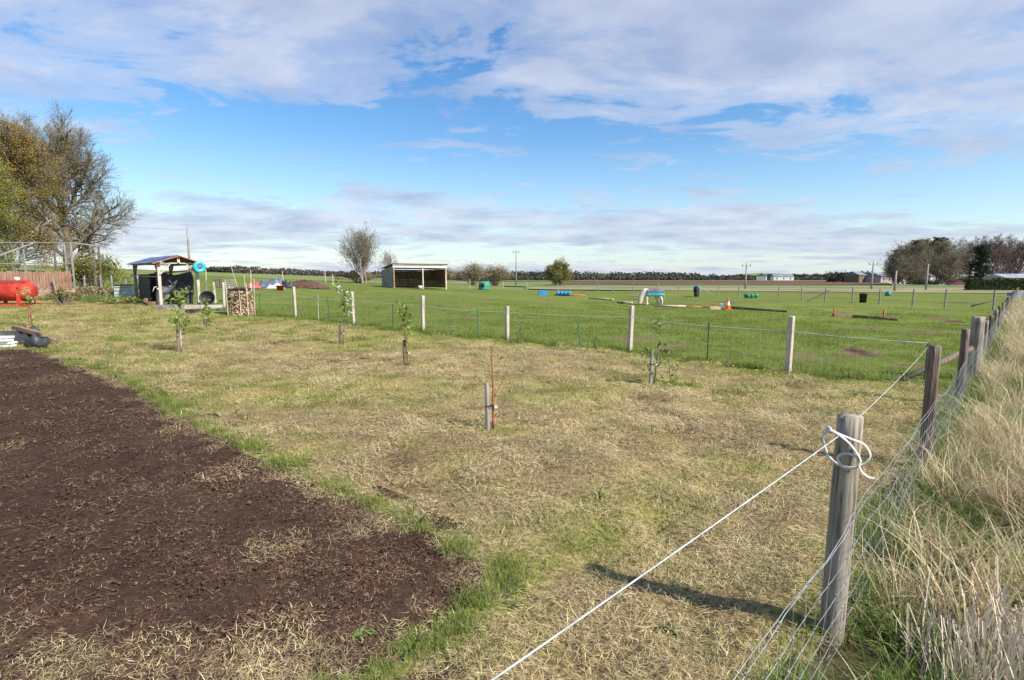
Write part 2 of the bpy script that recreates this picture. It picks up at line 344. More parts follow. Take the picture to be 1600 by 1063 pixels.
# ------------------------------------------------------------------ ground sheets
def sheet(name, x0, x1, y0, y1, step, mask, zf, tonef, m, label):
    xs = np.arange(x0, x1 + 1e-6, step); ys = np.arange(y0, y1 + 1e-6, step); X, Y = np.meshgrid(xs, ys)
    keep = mask((X[:-1, :-1] + step / 2), (Y[:-1, :-1] + step / 2))
    nx = len(xs); idx = np.arange(X.size).reshape(X.shape)
    q = np.stack([idx[:-1, :-1], idx[:-1, 1:], idx[1:, 1:], idx[1:, :-1]], -1)[keep]
    used = np.unique(q); remap = np.full(X.size, -1); remap[used] = np.arange(len(used))
    vx = X.ravel()[used].copy(); vy = Y.ravel()[used].copy(); qq = remap[q]
    E_ = np.sort(np.concatenate([qq[:, [0, 1]], qq[:, [1, 2]], qq[:, [2, 3]], qq[:, [3, 0]]]), axis=1); u_, cnt = np.unique(E_, axis=0, return_counts=True); be = u_[cnt == 1]
    for _ in range(6):                       # soften the stepped outline
        sx = np.zeros(len(vx)); sy = np.zeros(len(vx)); sn = np.zeros(len(vx))
        for a_, b_ in ((0, 1), (1, 0)):
            np.add.at(sx, be[:, a_], vx[be[:, b_]]); np.add.at(sy, be[:, a_], vy[be[:, b_]]); np.add.at(sn, be[:, a_], 1)
        k_ = sn > 0; vx[k_] = .4 * vx[k_] + .6 * sx[k_] / sn[k_]; vy[k_] = .4 * vy[k_] + .6 * sy[k_] / sn[k_]
    V = np.stack([vx, vy, zf(vx, vy)], -1)
    me = np_mesh(name, V, remap[q]); a = me.attributes.new('tone', 'FLOAT', 'POINT')
    a.data.foreach_set('value', np.clip(tonef(vx, vy), 0, 1).astype(np.float32))
    o = link(name, me, m, None, True); return tag(o, label, 'ground', kind='structure')
def side_of_fence(x, y):      # > 0 on the verge side
    return (x - 1.67) * FD[1] - (y - 2.55) * FD[0]
def bed_mask(x, y):
    e = (fbm(x, y, .6, 5, 3) - .5) * .34
    return inpoly(x + e, y + e * .6, BED)
def in_garden(x, y): return inpoly(x, y, GARDEN)
def lawn_tone(x, y):
    d = dist_poly(x, y, CROSS); e = dist_poly(x, y, BED_EDGE)
    n = fbm(x, y, 2.6, 4, 1); n2 = fbm(x, y, .55, 3, 8)
    t = .36 + (n - .5) * .8 + (n2 - .5) * .6
    t = t + .45 * np.exp(-(d / .75) ** 2) + .48 * np.exp(-(e / .22) ** 2) * (.4 + n2)
    t = t + np.clip((np.hypot(x * .9, y) - 7) / 14, 0, 1) * .33
    for sx, sy in SAPS: t = t + .6 * np.exp(-(((x - sx - .25) / .5) ** 2 + ((y - sy + .05) / .28) ** 2))
    t = t + .35 * np.exp(-(dist_poly(x, y, [(.2, 3.2), (1.3, 4.2), (2.1, 5.2)]) / .45) ** 2) * (n2 * 1.6)
    t = t + .55 * np.exp(-(dist_poly(x, y, [(-.75, 2.35), (-.15, 2.85)]) / .14) ** 2)
    t = t + .3 * np.exp(-(dist_poly(x, y, [fence_pt(-5), fence_pt(9)]) / .35) ** 2)
    return t
SAPS = [(-.27, 6.4), (2.48, 9.16), (-2.27, 11.14), (-4.6, 14.07), (-8.08, 12.64), (-10.19, 16.52), (-15.57, 16.95)]
def lawn_z(x, y):
    e = np.clip(dist_poly(x, y, BED_EDGE) / .5, 0, 1); near = 1 + .7 * np.exp(-(((x - 1.4) / 1.6) ** 2 + ((y - 3.2) / 1.6) ** 2)); z = .012 + near * (fbm(x, y, .85, 3, 2) - .5) * .16 + (fbm(x, y, .26, 3, 5) - .5) * .10
    return hnp(x, y) + z * e + (1 - e) * (.004 + (fbm(x, y, .22, 3, 5) - .5) * .012)
def bed_z(x, y):
    e = np.clip(dist_poly(x, y, BED_EDGE) / .35 - .1, 0, 1)
    return hnp(x, y) - .006 * (1 - e) + e * (-.004 + (fbm(x, y, 1.2, 3, 4) - .5) * .06 + (fbm(x, y, .16, 4, 6) - .5) * .035)
def bed_tone(x, y):
    t = .33 + (fbm(x, y, 1.4, 4, 9) - .5) * .75
    return t + .5 * np.clip((2.9 - y) / 1.0, 0, 1) * np.exp(-((x + 1.0) / 1.8) ** 2)
def pad_tone(x, y):
    t = .62 + (fbm(x, y, 8, 4, 2) - .5) * .8 + (fbm(x, y, 1.1, 3, 6) - .5) * .5
    mud = np.exp(-(((x - 7.9) / 3.2) ** 2 + ((y - 12.8) / 2.0) ** 2)) * (fbm(x, y, 1.0, 4, 7) > .48) * .5 + .4 * (fbm(x, y, 2.2, 4, 15) > .70)
    mud = mud + .5 * np.exp(-(((x + 10.2) / 4.0) ** 2 + ((y - 59.0) / 1.6) ** 2))
    mud = mud + .4 * np.exp(-(((x - 7.5) / 4) ** 2 + ((y - 44) / 3) ** 2)) * (fbm(x, y, 1.4, 3, 3) > .56)
    return np.maximum(t, .36) - mud
def verge_tone(x, y): return .45 + (fbm(x, y, .7, 4, 3) - .5) * 1.4
def pad_z(x, y): return hnp(x, y) + (fbm(x, y, 3, 3, 1) - .5) * .05
def verge_z(x, y): return hnp(x, y) + .02 + (fbm(x, y, .6, 3, 4) - .5) * .14 + np.clip(side_of_fence(x, y) - .3, 0, 1) * .04

sheet('garden_lawn', -32, 9, -4, 33.4, .11, lambda x, y: in_garden(x, y) & ~bed_mask(x, y), lawn_z, lawn_tone, M['lawn'], 'mown garden lawn covered in dry yellow clippings')
sheet('soil_bed', -16, .4, -.8, 13.4, .07, lambda x, y: inpoly(x, y, BED) | bed_mask(x, y) | (dist_poly(x, y, BED_EDGE) < .3), bed_z, bed_tone, M['soil'], 'bare dark brown soil bed at the lower left')
sheet('paddock', -46, 62, 6, 80, .3, lambda x, y: ~in_garden(x - .1, y - .25) & (side_of_fence(x, y) < .4), pad_z, pad_tone, M['paddock'], 'short green horse paddock beyond the post fence')
sheet('rough_verge', -3, 64, -4, 64, .16, lambda x, y: (side_of_fence(x, y) > -.12) & (side_of_fence(x, y) < 7), verge_z, verge_tone, M['verge'], 'rough grassy verge outside the boundary fence')
def base_ground():
    k = np.linspace(-1, 1, 161); xs = np.sign(k) * np.abs(k) ** 2.2 * 2600
    j = np.linspace(0, 1, 150); ys = -60 + j ** 2.6 * 3600
    X, Y = np.meshgrid(xs, ys); Z = hnp(X, Y) - .10
    inside = in_garden(X, Y); Z = Z - inside * .25
    idx = np.arange(X.size).reshape(X.shape)
    q = np.stack([idx[:-1, :-1], idx[:-1, 1:], idx[1:, 1:], idx[1:, :-1]], -1).reshape(-1, 4)
    me = np_mesh('meadow', np.stack([X, Y, Z], -1).reshape(-1, 3), q)
    tag(link('meadow', me, M['meadow'], None, True), 'distant green meadow running to the horizon', 'ground', kind='structure')
base_ground()
def field(name, pts, m, label, dz=.12, kind='structure'):
    v = []
    n = 24
    (a, b, c, d) = [Vector((*p, 0)) for p in pts]; V = []; F = []
    for i in range(n + 1):
        for j in range(5):
            p = a.lerp(b, i / n).lerp(d.lerp(c, i / n), j / 4); V.append((p.x, p.y, gz(p.x, p.y) + dz))
    for i in range(n):
        for j in range(4): F.append((i * 5 + j, (i + 1) * 5 + j, (i + 1) * 5 + j + 1, i * 5 + j + 1))
    mb = MB(); mb.add(V, F); return tag(mb.build(name, m, None, True), label, 'field', kind=kind)
field('pale_grass_strip', [(2, 90), (66, 63), (110, 100), (4, 116)], M['strip'], 'pale dry grass strip behind the paddock fence', .06)
field('green_field', [(-2, 112), (150, 96), (190, 128), (-2, 140)], M['greenstrip'], 'green field strip in front of the ploughed land', .10)
field('ploughed_field', [(8, 136), (230, 124), (420, 330), (40, 330)], M['plough'], 'reddish brown ploughed field in the distance', .16)
field('far_green_field', [(-40, 335), (500, 335), (600, 480), (-80, 480)], M['greenstrip'], 'thin green field in front of the distant woods', .3)
field('farm_track', [(88, 122), (118, 116), (152, 205), (146, 205)], M['track'], 'pale curving track leading to the farm buildings', .26)

# ------------------------------------------------------------------ scattered blades (uncountable cover)
def strands(n, Rr, l0, l1, w, elev, espread, droop, seg=2, zlift=0, taper=.25, lean=None):
    a = rng.uniform(0, 2 * np.pi, n); rr = Rr * np.sqrt(rng.random(n)); p = np.stack([rr * np.cos(a), rr * np.sin(a), rng.uniform(0, 1, n) * zlift], -1)
    az = rng.uniform(0, 2 * np.pi, n)
    if lean is not None: az = rng.normal(lean[0], lean[1], n)
    el = R(elev) + rng.normal(0, 1, n) * R(espread); L = rng.uniform(l0, l1, n) / seg; ww = w * rng.uniform(.6, 1.3, n)
    V = []; perp = np.stack([-np.sin(az), np.cos(az), np.zeros(n)], -1)
    turn = rng.normal(0, .25, n)
    for s in range(seg + 1):
        k = ww * (1 - (1 - taper) * s / seg) / 2
        V.append(p - perp * k[:, None]); V.append(p + perp * k[:, None])
        d = np.stack([np.cos(el) * np.cos(az), np.cos(el) * np.sin(az), np.sin(el)], -1); p = p + d * L[:, None]
        el = el - R(droop) * rng.uniform(.3, 1.5, n); az = az + turn
    V = np.stack(V, 1)                       # n, 2(seg+1), 3
    V[:, :, 2] = np.maximum(V[:, :, 2], .001)
    k = 2 * (seg + 1); F = []
    base = (np.arange(n) * k)[:, None]
    for s in range(seg): F.append(base + np.array([[2 * s, 2 * s + 1, 2 * s + 3, 2 * s + 2]]))
    return V.reshape(-1, 3), np.stack(F, 1).reshape(-1, 4)
def variants(tagname, m, cnt, *a, **k):
    c = bpy.data.collections.new(tagname)
    for i in range(cnt):
        V, F = strands(*a, **k); me = np_mesh(tagname, V, F); me.materials.append(m)
        c.objects.link(bpy.data.objects.new(tagname, me))
    return c
def scatter(name, pts, scl, coll, label, cat, rot=None):
    pts = np.asarray(pts, np.float32); n = len(pts); me = bpy.data.meshes.new(name)
    me.vertices.add(n); me.vertices.foreach_set('co', pts.ravel())
    rot = np.stack([rng.normal(0, .06, n), rng.normal(0, .06, n), rng.uniform(0, 6.283, n)], -1) if rot is None else rot
    me.attributes.new('rot', 'FLOAT_VECTOR', 'POINT').data.foreach_set('vector', rot.astype(np.float32).ravel())
    me.attributes.new('scl', 'FLOAT', 'POINT').data.foreach_set('value', np.asarray(scl, np.float32))
    me.attributes.new('idx', 'INT', 'POINT').data.foreach_set('value', rng.integers(0, len(coll.objects), n).astype(np.int32))
    o = bpy.data.objects.new(name, me); COL.objects.link(o); tag(o, label, cat, kind='stuff')
    nt = bpy.data.node_groups.new(name, 'GeometryNodeTree')
    nt.interface.new_socket('Geometry', in_out='INPUT', socket_type='NodeSocketGeometry'); nt.interface.new_socket('Geometry', in_out='OUTPUT', socket_type='NodeSocketGeometry')
    gi = nt.nodes.new('NodeGroupInput'); go = nt.nodes.new('NodeGroupOutput'); ip = nt.nodes.new('GeometryNodeInstanceOnPoints'); ci = nt.nodes.new('GeometryNodeCollectionInfo')
    ci.inputs[0].default_value = coll; ci.inputs[1].default_value = True; ci.inputs[2].default_value = True
    ip.inputs['Pick Instance'].default_value = True
    def na(nm, ty):
        q = nt.nodes.new('GeometryNodeInputNamedAttribute'); q.data_type = ty; q.inputs[0].default_value = nm; return q.outputs[0]
    L = nt.links
    L.new(gi.outputs[0], ip.inputs['Points']); L.new(ci.outputs[0], ip.inputs['Instance']); L.new(na('idx', 'INT'), ip.inputs['Instance Index'])
    L.new(na('rot', 'FLOAT_VECTOR'), ip.inputs['Rotation']); L.new(na('scl', 'FLOAT'), ip.inputs['Scale']); L.new(ip.outputs[0], go.inputs[0])
    md = o.modifiers.new('scatter', 'NODES'); md.node_group = nt
    return o
def sample(x0, x1, y0, y1, dens, cond):
    n = int((x1 - x0) * (y1 - y0) * dens); x = rng.uniform(x0, x1, n); y = rng.uniform(y0, y1, n); k = cond(x, y); return x[k], y[k]
def view_ok(x, y, m=1.5): return (np.abs(x) < 1.02 * y + m) & (y > .6)

def flow(P):                                  # clippings lie in drifts: neighbouring tufts point the same way
    n = len(P); a = fbm(P[:, 0], P[:, 1], .5, 2, 21) * 14 + rng.normal(0, .45, n)
    return np.stack([rng.normal(0, .12, n), rng.normal(0, .12, n), a], -1)
def lawn_cover():
    c = variants('clipping', M['straw'], 7, 170, .21, .02, .08, .0030, 7, 14, 12, 2, .02, lean=(0, .9))
    c2 = variants('lawn_blade', M['grass'], 5, 85, .15, .03, .085, .0042, 58, 18, 22, 2)
    c3 = variants('lush_blade', M['lush'], 4, 70, .13, .07, .17, .0050, 66, 15, 16, 3)
    P = []; S = []; P2 = []; S2 = []; P3 = []; S3 = []
    for d0, d1, dens, s in ((0, 4.2, 48, 1.0), (4.2, 8, 27, 1.25), (8, 14, 14, 1.6), (14, 22, 7, 2.0), (22, 36, 3, 2.6)):
        x, y = sample(-32, 9, .8, 33, dens, lambda x, y: (np.hypot(x, y) >= d0) & (np.hypot(x, y) < d1) & view_ok(x, y))
        k = in_garden(x, y) & ~bed_mask(x, y); x = x[k]; y = y[k]
        t = lawn_tone(x, y); u = rng.random(len(x))
        k = (t < .70 + (u - .5) * .6) & (u * .9 > np.clip((d0 - 9) / 60, 0, .3))
        P.append(np.stack([x[k], y[k], lawn_z(x[k], y[k])], -1)); S.append(s * rng.uniform(.7, 1.25, k.sum()))
        u2 = rng.random(len(x)); k = (t > .34 + (u2 - .3) * .5)
        P2.append(np.stack([x[k], y[k], lawn_z(x[k], y[k]) - .006], -1)); S2.append(s * rng.uniform(.55, 1.05, k.sum()) * (.9 if d0 > 7 else 1))
        k = (t > .86) & (u < .8)
        P3.append(np.stack([x[k], y[k], lawn_z(x[k], y[k]) - .006], -1)); S3.append(min(s, 1.6) * rng.uniform(.5, 1.0, k.sum()))
    ex = []; es = []; lx = []; ls = []
    for (ax, ay), (bx, by) in zip(BED_EDGE[:-1], BED_EDGE[1:]):
        Ld = math.hypot(bx - ax, by - ay); n = int(Ld * 20); t = rng.random(n); x = ax + (bx - ax) * t + rng.normal(0, .10, n); y = ay + (by - ay) * t + rng.normal(0, .10, n)
        ex.append(np.stack([x, y, lawn_z(x, y)], -1)); es.append(rng.uniform(.45, .9, n))
        t = rng.random(n); x = ax + (bx - ax) * t + rng.normal(.02, .05, n); y = ay + (by - ay) * t + rng.normal(.02, .05, n); k = fbm(x, y, .45, 3, 12) > .42
        lx.append(np.stack([x[k], y[k], lawn_z(x[k], y[k]) - .004], -1)); ls.append(rng.uniform(.25, .75, k.sum()))
    P += ex; S += es; P3 += lx; S3 += ls
    scatter('dry_grass_clippings', np.concatenate(P), np.concatenate(S), c, 'dry straw coloured grass clippings strewn over the lawn', 'clippings', flow(np.concatenate(P)))
    scatter('lawn_grass', np.concatenate(P2), np.concatenate(S2), c2, 'short green lawn grass growing through the clippings', 'grass')
    scatter('lush_grass', np.concatenate(P3), np.concatenate(S3), c3, 'longer bright green grass along the bed edge and round the saplings', 'grass')
lawn_cover()
def bed_cover():
    c = variants('soil_straw', M['soilstraw'], 6, 78, .22, .012, .06, .0026, 6, 14, 12, 2, .010)
    cl = bpy.data.collections.new('clod')
    for i in range(4):
        mb = MB()
        for k in range(44):
            r = random.uniform(.004, .013) if random.random() < .97 else random.uniform(.013, .019); a = random.uniform(0, 6.28); q = .22 * math.sqrt(random.random()); x, y = q * math.cos(a), q * math.sin(a)
            v = [(x + r * random.uniform(.6, 1.3) * dx, y + r * random.uniform(.6, 1.3) * dy, r * random.uniform(.5, 1) * dz + r * .3) for dx, dy, dz in ((1, 0, 0), (0, 1, 0), (-1, 0, 0), (0, -1, 0), (0, 0, 1), (0, 0, -1))]
            mb.add(v, [(0, 1, 4), (1, 2, 4), (2, 3, 4), (3, 0, 4), (1, 0, 5), (2, 1, 5), (3, 2, 5), (0, 3, 5)])
        me = bpy.data.meshes.new('clod'); me.from_pydata(mb.v, [], mb.f); me.materials.append(M['clod']); cl.objects.link(bpy.data.objects.new('clod', me))
    P = []; S = []; Q = []; T = []; PB = []; SB = []
    for d0, d1, dens, s in ((0, 4.5, 46, 1.0), (4.5, 9, 20, 1.25), (9, 19, 7, 1.7)):
        x, y = sample(-16, .5, .8, 13.4, dens, lambda x, y: (np.hypot(x, y) >= d0) & (np.hypot(x, y) < d1) & view_ok(x, y) & bed_mask(x, y))
        t = bed_tone(x, y); u = rng.random(len(x)); k = u < .15 + t * 1.4
        P.append(np.stack([x[k], y[k], bed_z(x[k], y[k])], -1)); S.append(s * rng.uniform(.7, 1.2, k.sum()))
        k = u > .35; Q.append(np.stack([x[k], y[k], bed_z(x[k], y[k])], -1)); T.append(s * rng.uniform(.7, 1.2, k.sum()))
        k = (t > .55 + (u - .5) * .3); PB.append(np.stack([x[k], y[k], bed_z(x[k], y[k])], -1)); SB.append(s * rng.uniform(.7, 1.1, k.sum()))
    scatter('soil_bed_straw', np.concatenate(P), np.concatenate(S), c, 'broken dead straw scattered on the bare soil bed', 'straw')
    scatter('soil_clods', np.concatenate(Q), np.concatenate(T), cl, 'dark crumbly soil clods on the bed', 'soil')
    c2 = bpy.data.collections['clipping']
    scatter('hay_on_soil', np.concatenate(PB), np.concatenate(SB), c2, 'pale hay lying over the near corner of the soil bed', 'hay')
bed_cover()
def broadleaf_weeds():
    c = variants('weed_leaf', M['weedleaf'], 4, 11, .015, .05, .11, .036, 34, 14, 22, 3, taper=.35); P = []
    for (ax, ay), (bx, by) in zip(BED_EDGE[1:-1], BED_EDGE[2:]):
        n = int(math.hypot(bx - ax, by - ay) * 2.2) + 1; t = rng.random(n); P.append(np.stack([ax + (bx - ax) * t + rng.normal(.05, .09, n), ay + (by - ay) * t + rng.normal(.05, .09, n)], -1))
    x, y = sample(-9, 6, 2.4, 12, .55, lambda x, y: in_garden(x, y) & ~bed_mask(x, y)); P.append(np.stack([x, y], -1))
    x, y = sample(-8, 0, 2.0, 10, .25, lambda x, y: bed_mask(x, y)); B = np.stack([x, y, bed_z(x, y)], -1); P = np.concatenate(P)
    P = np.concatenate([np.stack([P[:, 0], P[:, 1], lawn_z(P[:, 0], P[:, 1])], -1), B]); scatter('broadleaf_weeds', P, rng.uniform(.4, 1.0, len(P)), c, 'small broad leaved weeds dotted through the lawn and bed edge', 'weeds')
broadleaf_weeds()
def paddock_cover():
    c = variants('pasture_blade', M['pasture'], 5, 150, .4, .025, .06, .0085, 58, 18, 20, 2)
    P = []; S = []
    for d0, d1, dens, s in ((7, 16, 13, .9), (16, 28, 5, 1.3), (28, 46, 1.8, 1.9)):
        x, y = sample(-34, 44, 7, 46, dens, lambda x, y: (np.hypot(x, y) >= d0) & (np.hypot(x, y) < d1) & view_ok(x, y, 0) & ~in_garden(x, y) & (side_of_fence(x, y) < .1))
        k = (pad_tone(x, y) > .34 + rng.random(len(x)) * .06) & (rng.random(len(x)) > np.clip((np.hypot(x, y) - 18) / 26, 0, 1))
        P.append(np.stack([x[k], y[k], pad_z(x[k], y[k]) - .004], -1)); S.append(s * rng.uniform(.7, 1.2, k.sum()))
    scatter('pasture_grass', np.concatenate(P), np.concatenate(S), c, 'short cropped green pasture grass of the horse paddock', 'grass')
    # taller grass along the foot of the cross fence
    lb = bpy.data.collections['lush_blade']; P = []
    for (ax, ay), (bx, by) in zip(CROSS[:-1], CROSS[1:]):
        n = int(math.hypot(bx - ax, by - ay) * 16); t = rng.random(n); o = rng.normal(0, .16, (n, 2))
        P.append(np.stack([ax + (bx - ax) * t + o[:, 0], ay + (by - ay) * t + o[:, 1]], -1))
    P = np.concatenate(P); scatter('fence_foot_grass', np.stack([P[:, 0], P[:, 1], lawn_z(P[:, 0], P[:, 1]) - .01], -1), rng.uniform(.6, 1.3, len(P)), lb, 'longer green grass along the foot of the cross fence', 'grass')
paddock_cover()
def verge_cover():
    left = math.atan2(FD[1], FD[0])
    tall = variants('tall_dry_blade', M['drygrass'], 7, 46, .15, .30, .85, .0068, 70, 16, 14, 5, taper=.25)
    flat = variants('flat_dry_blade', M['drygrass'], 5, 55, .24, .18, .55, .0058, 26, 20, 12, 4, .05)
    green = variants('verge_green_blade', M['vergegrass'], 5, 100, .17, .12, .36, .0054, 60, 18, 18, 4)
    broad = variants('broad_blade', M['vergegrass'], 4, 16, .10, .16, .42, .0105, 62, 16, 16, 4, taper=.2)
    rush = variants('rush_blade', M['rush'], 3, 130, .14, .35, .70, .0042, 52, 15, 16, 5)
    stalk = variants('cut_stalk', M['stalk'], 4, 20, .13, .18, .44, .0075, 74, 13, 3, 2, taper=.85)
    def mk(dens, s0, s1, cond, tmax=60, far=1.0):
        P = []; S = []
        for t0, t1, k, s in ((-3.2, 6, 1, 1), (6, 14, .7, 1.15), (14, 30, .36 * far, 1.35), (30, tmax, .2 * far, 1.7)):
            n = int((t1 - t0) * 3.2 * dens * k); t = rng.uniform(t0, t1, n); o = rng.uniform(-.12, 2.9, n) if t0 < 14 else rng.uniform(-.1, 2.0, n)
            x = 1.67 + FD[0] * t + FD[1] * o; y = 2.55 + FD[1] * t - FD[0] * o
            ok = cond(x, y, o, t) & (np.hypot(x, y) > 1.55)
            x, y = x[ok], y[ok]; P.append(np.stack([x, y, verge_z(x, y) - .01], -1)); S.append(s * rng.uniform(s0, s1, len(x)))
        return np.concatenate(P), np.concatenate(S)
    zone = lambda x, y, s, off: fbm(x, y, s, 3, off)
    p, s = mk(9, .6, 1.1, lambda x, y, o, t: (t < 14) & (zone(x, y, .8, 11) > .45))
    scatter('broad_grass_blades', p, s, broad, 'broad green grass blades in the verge', 'grass')
    hollow = lambda x, y: np.exp(-(((x - 3.45) / .34) ** 2 + ((y - 3.6) / .34) ** 2)) + np.exp(-(((x - 2.3) / .36) ** 2 + ((y - 2.3) / .36) ** 2)) * .8
    p, s = mk(20, .5, 1.0, far=.5, cond=lambda x, y, o, t: (zone(x, y, .7, 2) + .24 * np.exp(-((o - .50) / .30) ** 2) - .12 * (t < .4) - .05 * (o > 1.1) > .54 + .10 * rng.random(len(x))) & (o > .20) & (hollow(x, y) < .3))
    scatter('tall_dry_grass', p, s, tall, 'tall pale dead grass standing along the boundary fence', 'grass')
    p, s = mk(20, .5, 1.0, lambda x, y, o, t: (zone(x, y, .6, 5) > .47) & (o > .08) & (hollow(x, y) < .35))
    scatter('flattened_dry_grass', p, s, flat, 'matted straw coloured dead grass covering the verge', 'grass')
    p, s = mk(36, .5, 1.0, lambda x, y, o, t: (zone(x, y, .6, 7) + .25 * (np.abs(o) < .2) > .40 + .14 * rng.random(len(x))) & (hollow(x, y) < 1.5))
    scatter('verge_green_grass', p, s, green, 'fresh green grass growing through the dead verge grass', 'grass')
    rp = [(3.75, 3.55), (3.9, 3.8), (4.05, 3.95), (3.85, 3.35), (4.1, 3.6), (4.3, 3.9), (4.15, 4.2), (4.4, 4.15)]
    rp = np.array([(a + random.uniform(-.08, .08), b + random.uniform(-.08, .08)) for a, b in rp for _ in range(2)])
    scatter('brown_rushes', np.stack([rp[:, 0], rp[:, 1], verge_z(rp[:, 0], rp[:, 1])], -1), rng.uniform(.7, 1.0, len(rp)), rush, 'drooping reddish brown rush tussock at the right edge', 'rushes')
    n = 22; x = rng.uniform(1.95, 2.65, n); y = rng.uniform(2.0, 2.35, n) + (x - 1.95) * .3
    scatter('cut_stalks', np.stack([x, y, verge_z(x, y)], -1), rng.uniform(.6, 1.0, n), stalk, 'upright whitish cut stalks in the bottom right corner', 'stalks')
verge_cover()

# ------------------------------------------------------------------ boundary fence (right)
def round_post(mb_h, r, lean=(0, 0), crack=True, n=22, seed=0):
    rd = random.Random(seed); mb = MB(); rows = 14; V = []; F = []; ca = rd.uniform(3.6, 4.6)
    for j in range(rows + 1):
        z = -.3 + (mb_h + .3) * j / rows
        for i in range(n):
            a = 2 * math.pi * i / n; q = r * (1 + .03 * math.sin(3 * a + seed) + .012 * rd.uniform(-1, 1)) * (1.04 - .06 * j / rows)
            if crack and i == int(ca / 6.283 * n): q *= .72
            V.append((q * math.cos(a) + lean[0] * z, q * math.sin(a) + lean[1] * z, z + (rd.uniform(-.004, .004) if j == rows else 0)))
    for j in range(rows):
        for i in range(n): F.append((j * n + i, j * n + (i + 1) % n, (j + 1) * n + (i + 1) % n, (j + 1) * n + i))
    top = len(V); V.append((lean[0] * mb_h, lean[1] * mb_h, mb_h + .004))
    for i in range(n): F.append((rows * n + i, rows * n + (i + 1) % n, top))
    return mb.add(V, F)
def boundary_fence():
    root = thing('boundary_fence', 'weathered round post and wire mesh stock fence running away along the right', 'fence', (0, 0, 0))
    spec = [(-3.6, 1.2, .055), (0, 1.215, .057), (3.48, 1.25, .052), (7.15, 1.16, .05), (10.0, 1.19, .10), (12.9, .95, .05), (15.6, .93, .05), (18.6, .95, .055), (21.6, .95, .05)]
    t = 25.0
    while t < 76: spec.append((t, random.uniform(.93, 1.05), .052)); t += 3.3
    for i, (t, h, r) in enumerate(spec):
        x, y = fence_pt(t); near = t < 25
        o = round_post(h, r, (random.uniform(-.012, .012), random.uniform(-.012, .012)), near, 22 if near else 8, i).build('post', M['postwood'] if i in (1, 4, 5, 7, 9, 12) else M['darkpost'], root, near)
        o.location = G(x, y); o.rotation_euler = (0, 0, random.uniform(-.4, .4))
        if i == 1: o['label'] = 'nearest grey round post with a long vertical crack'
        if i == 4: o['label'] = 'thick round strainer post'
    # netting on the verge side of the posts
    def net_pt(t, z, w):
        x, y = fence_pt(t); off = .060 + .008 * math.sin(t * 1.3 + w) + .004 * math.sin(t * 5.3 + w * 2)
        return (x + FD[1] * off, y - FD[0] * off, gz(x, y) + z)
    def zz(h, t):
        sag = -.05 * abs(math.sin((t) * math.pi / 3.5)) + .012 * math.sin(t * 4.1)
        return h * (1 + sag * .9) + (.006 * math.sin(t * 6.1 + h * 9) + .004 * math.sin(t * 19 + h * 31) if h > .1 else 0)
    hs = [.06, .17, .29, .42, .56, .71]; wires = []
    for k, h in enumerate(hs):
        mb = MB(); t = -3.6; pts = []
        while t < 76:
            pts.append(net_pt(t, zz(h, t), k * .35)); t += .16 if t < 14 else .5
        mb.tube(pts, .0012 if k < 5 else .0016, 4); mb.build('net_wire', M['wire'], root)
    mb = MB(); t = -3.6; pts = []
    while t < 76: pts.append(net_pt(t, zz(.71, t) + .035 + .02 * math.sin(t * 2.7), 2.2)); t += .16 if t < 14 else .5
    mb.tube(pts, .0014, 4); mb.build('top_wire', M['wire'], root)
    mb = MB(); t = -3.5
    while t < 60:
        mb.tube([net_pt(t + .012 * math.sin(h * 20 + t * 3), zz(h, t), k * .35) for k, h in enumerate(hs)], .0012, 3); t += .16 if t < 14 else .32
    for tk in np.arange(-3.5, 9, .16):
        for k, h in enumerate(hs):
            p = net_pt(tk + .012 * math.sin(h * 20 + tk * 3), zz(h, tk), k * .35); mb.box(p, (.007, .007, .010), rz=.8)
    mb.build('stay_wires', M['wire'], root)['kind'] = 'stuff'
    mb = MB(); mb.cyl((8.45, 9.55, .62), (6.92, 9.32, .03), .05, .052, 10); mb.build('diagonal_brace', M['darkpost'], root, True)
    x, y = fence_pt(46); mb = MB(); mb.cyl((x, y, .75), (x - 3.0, y - .3, .05), .05, .05, 8); mb.build('diagonal_brace', M['darkpost'], root, True)
boundary_fence()
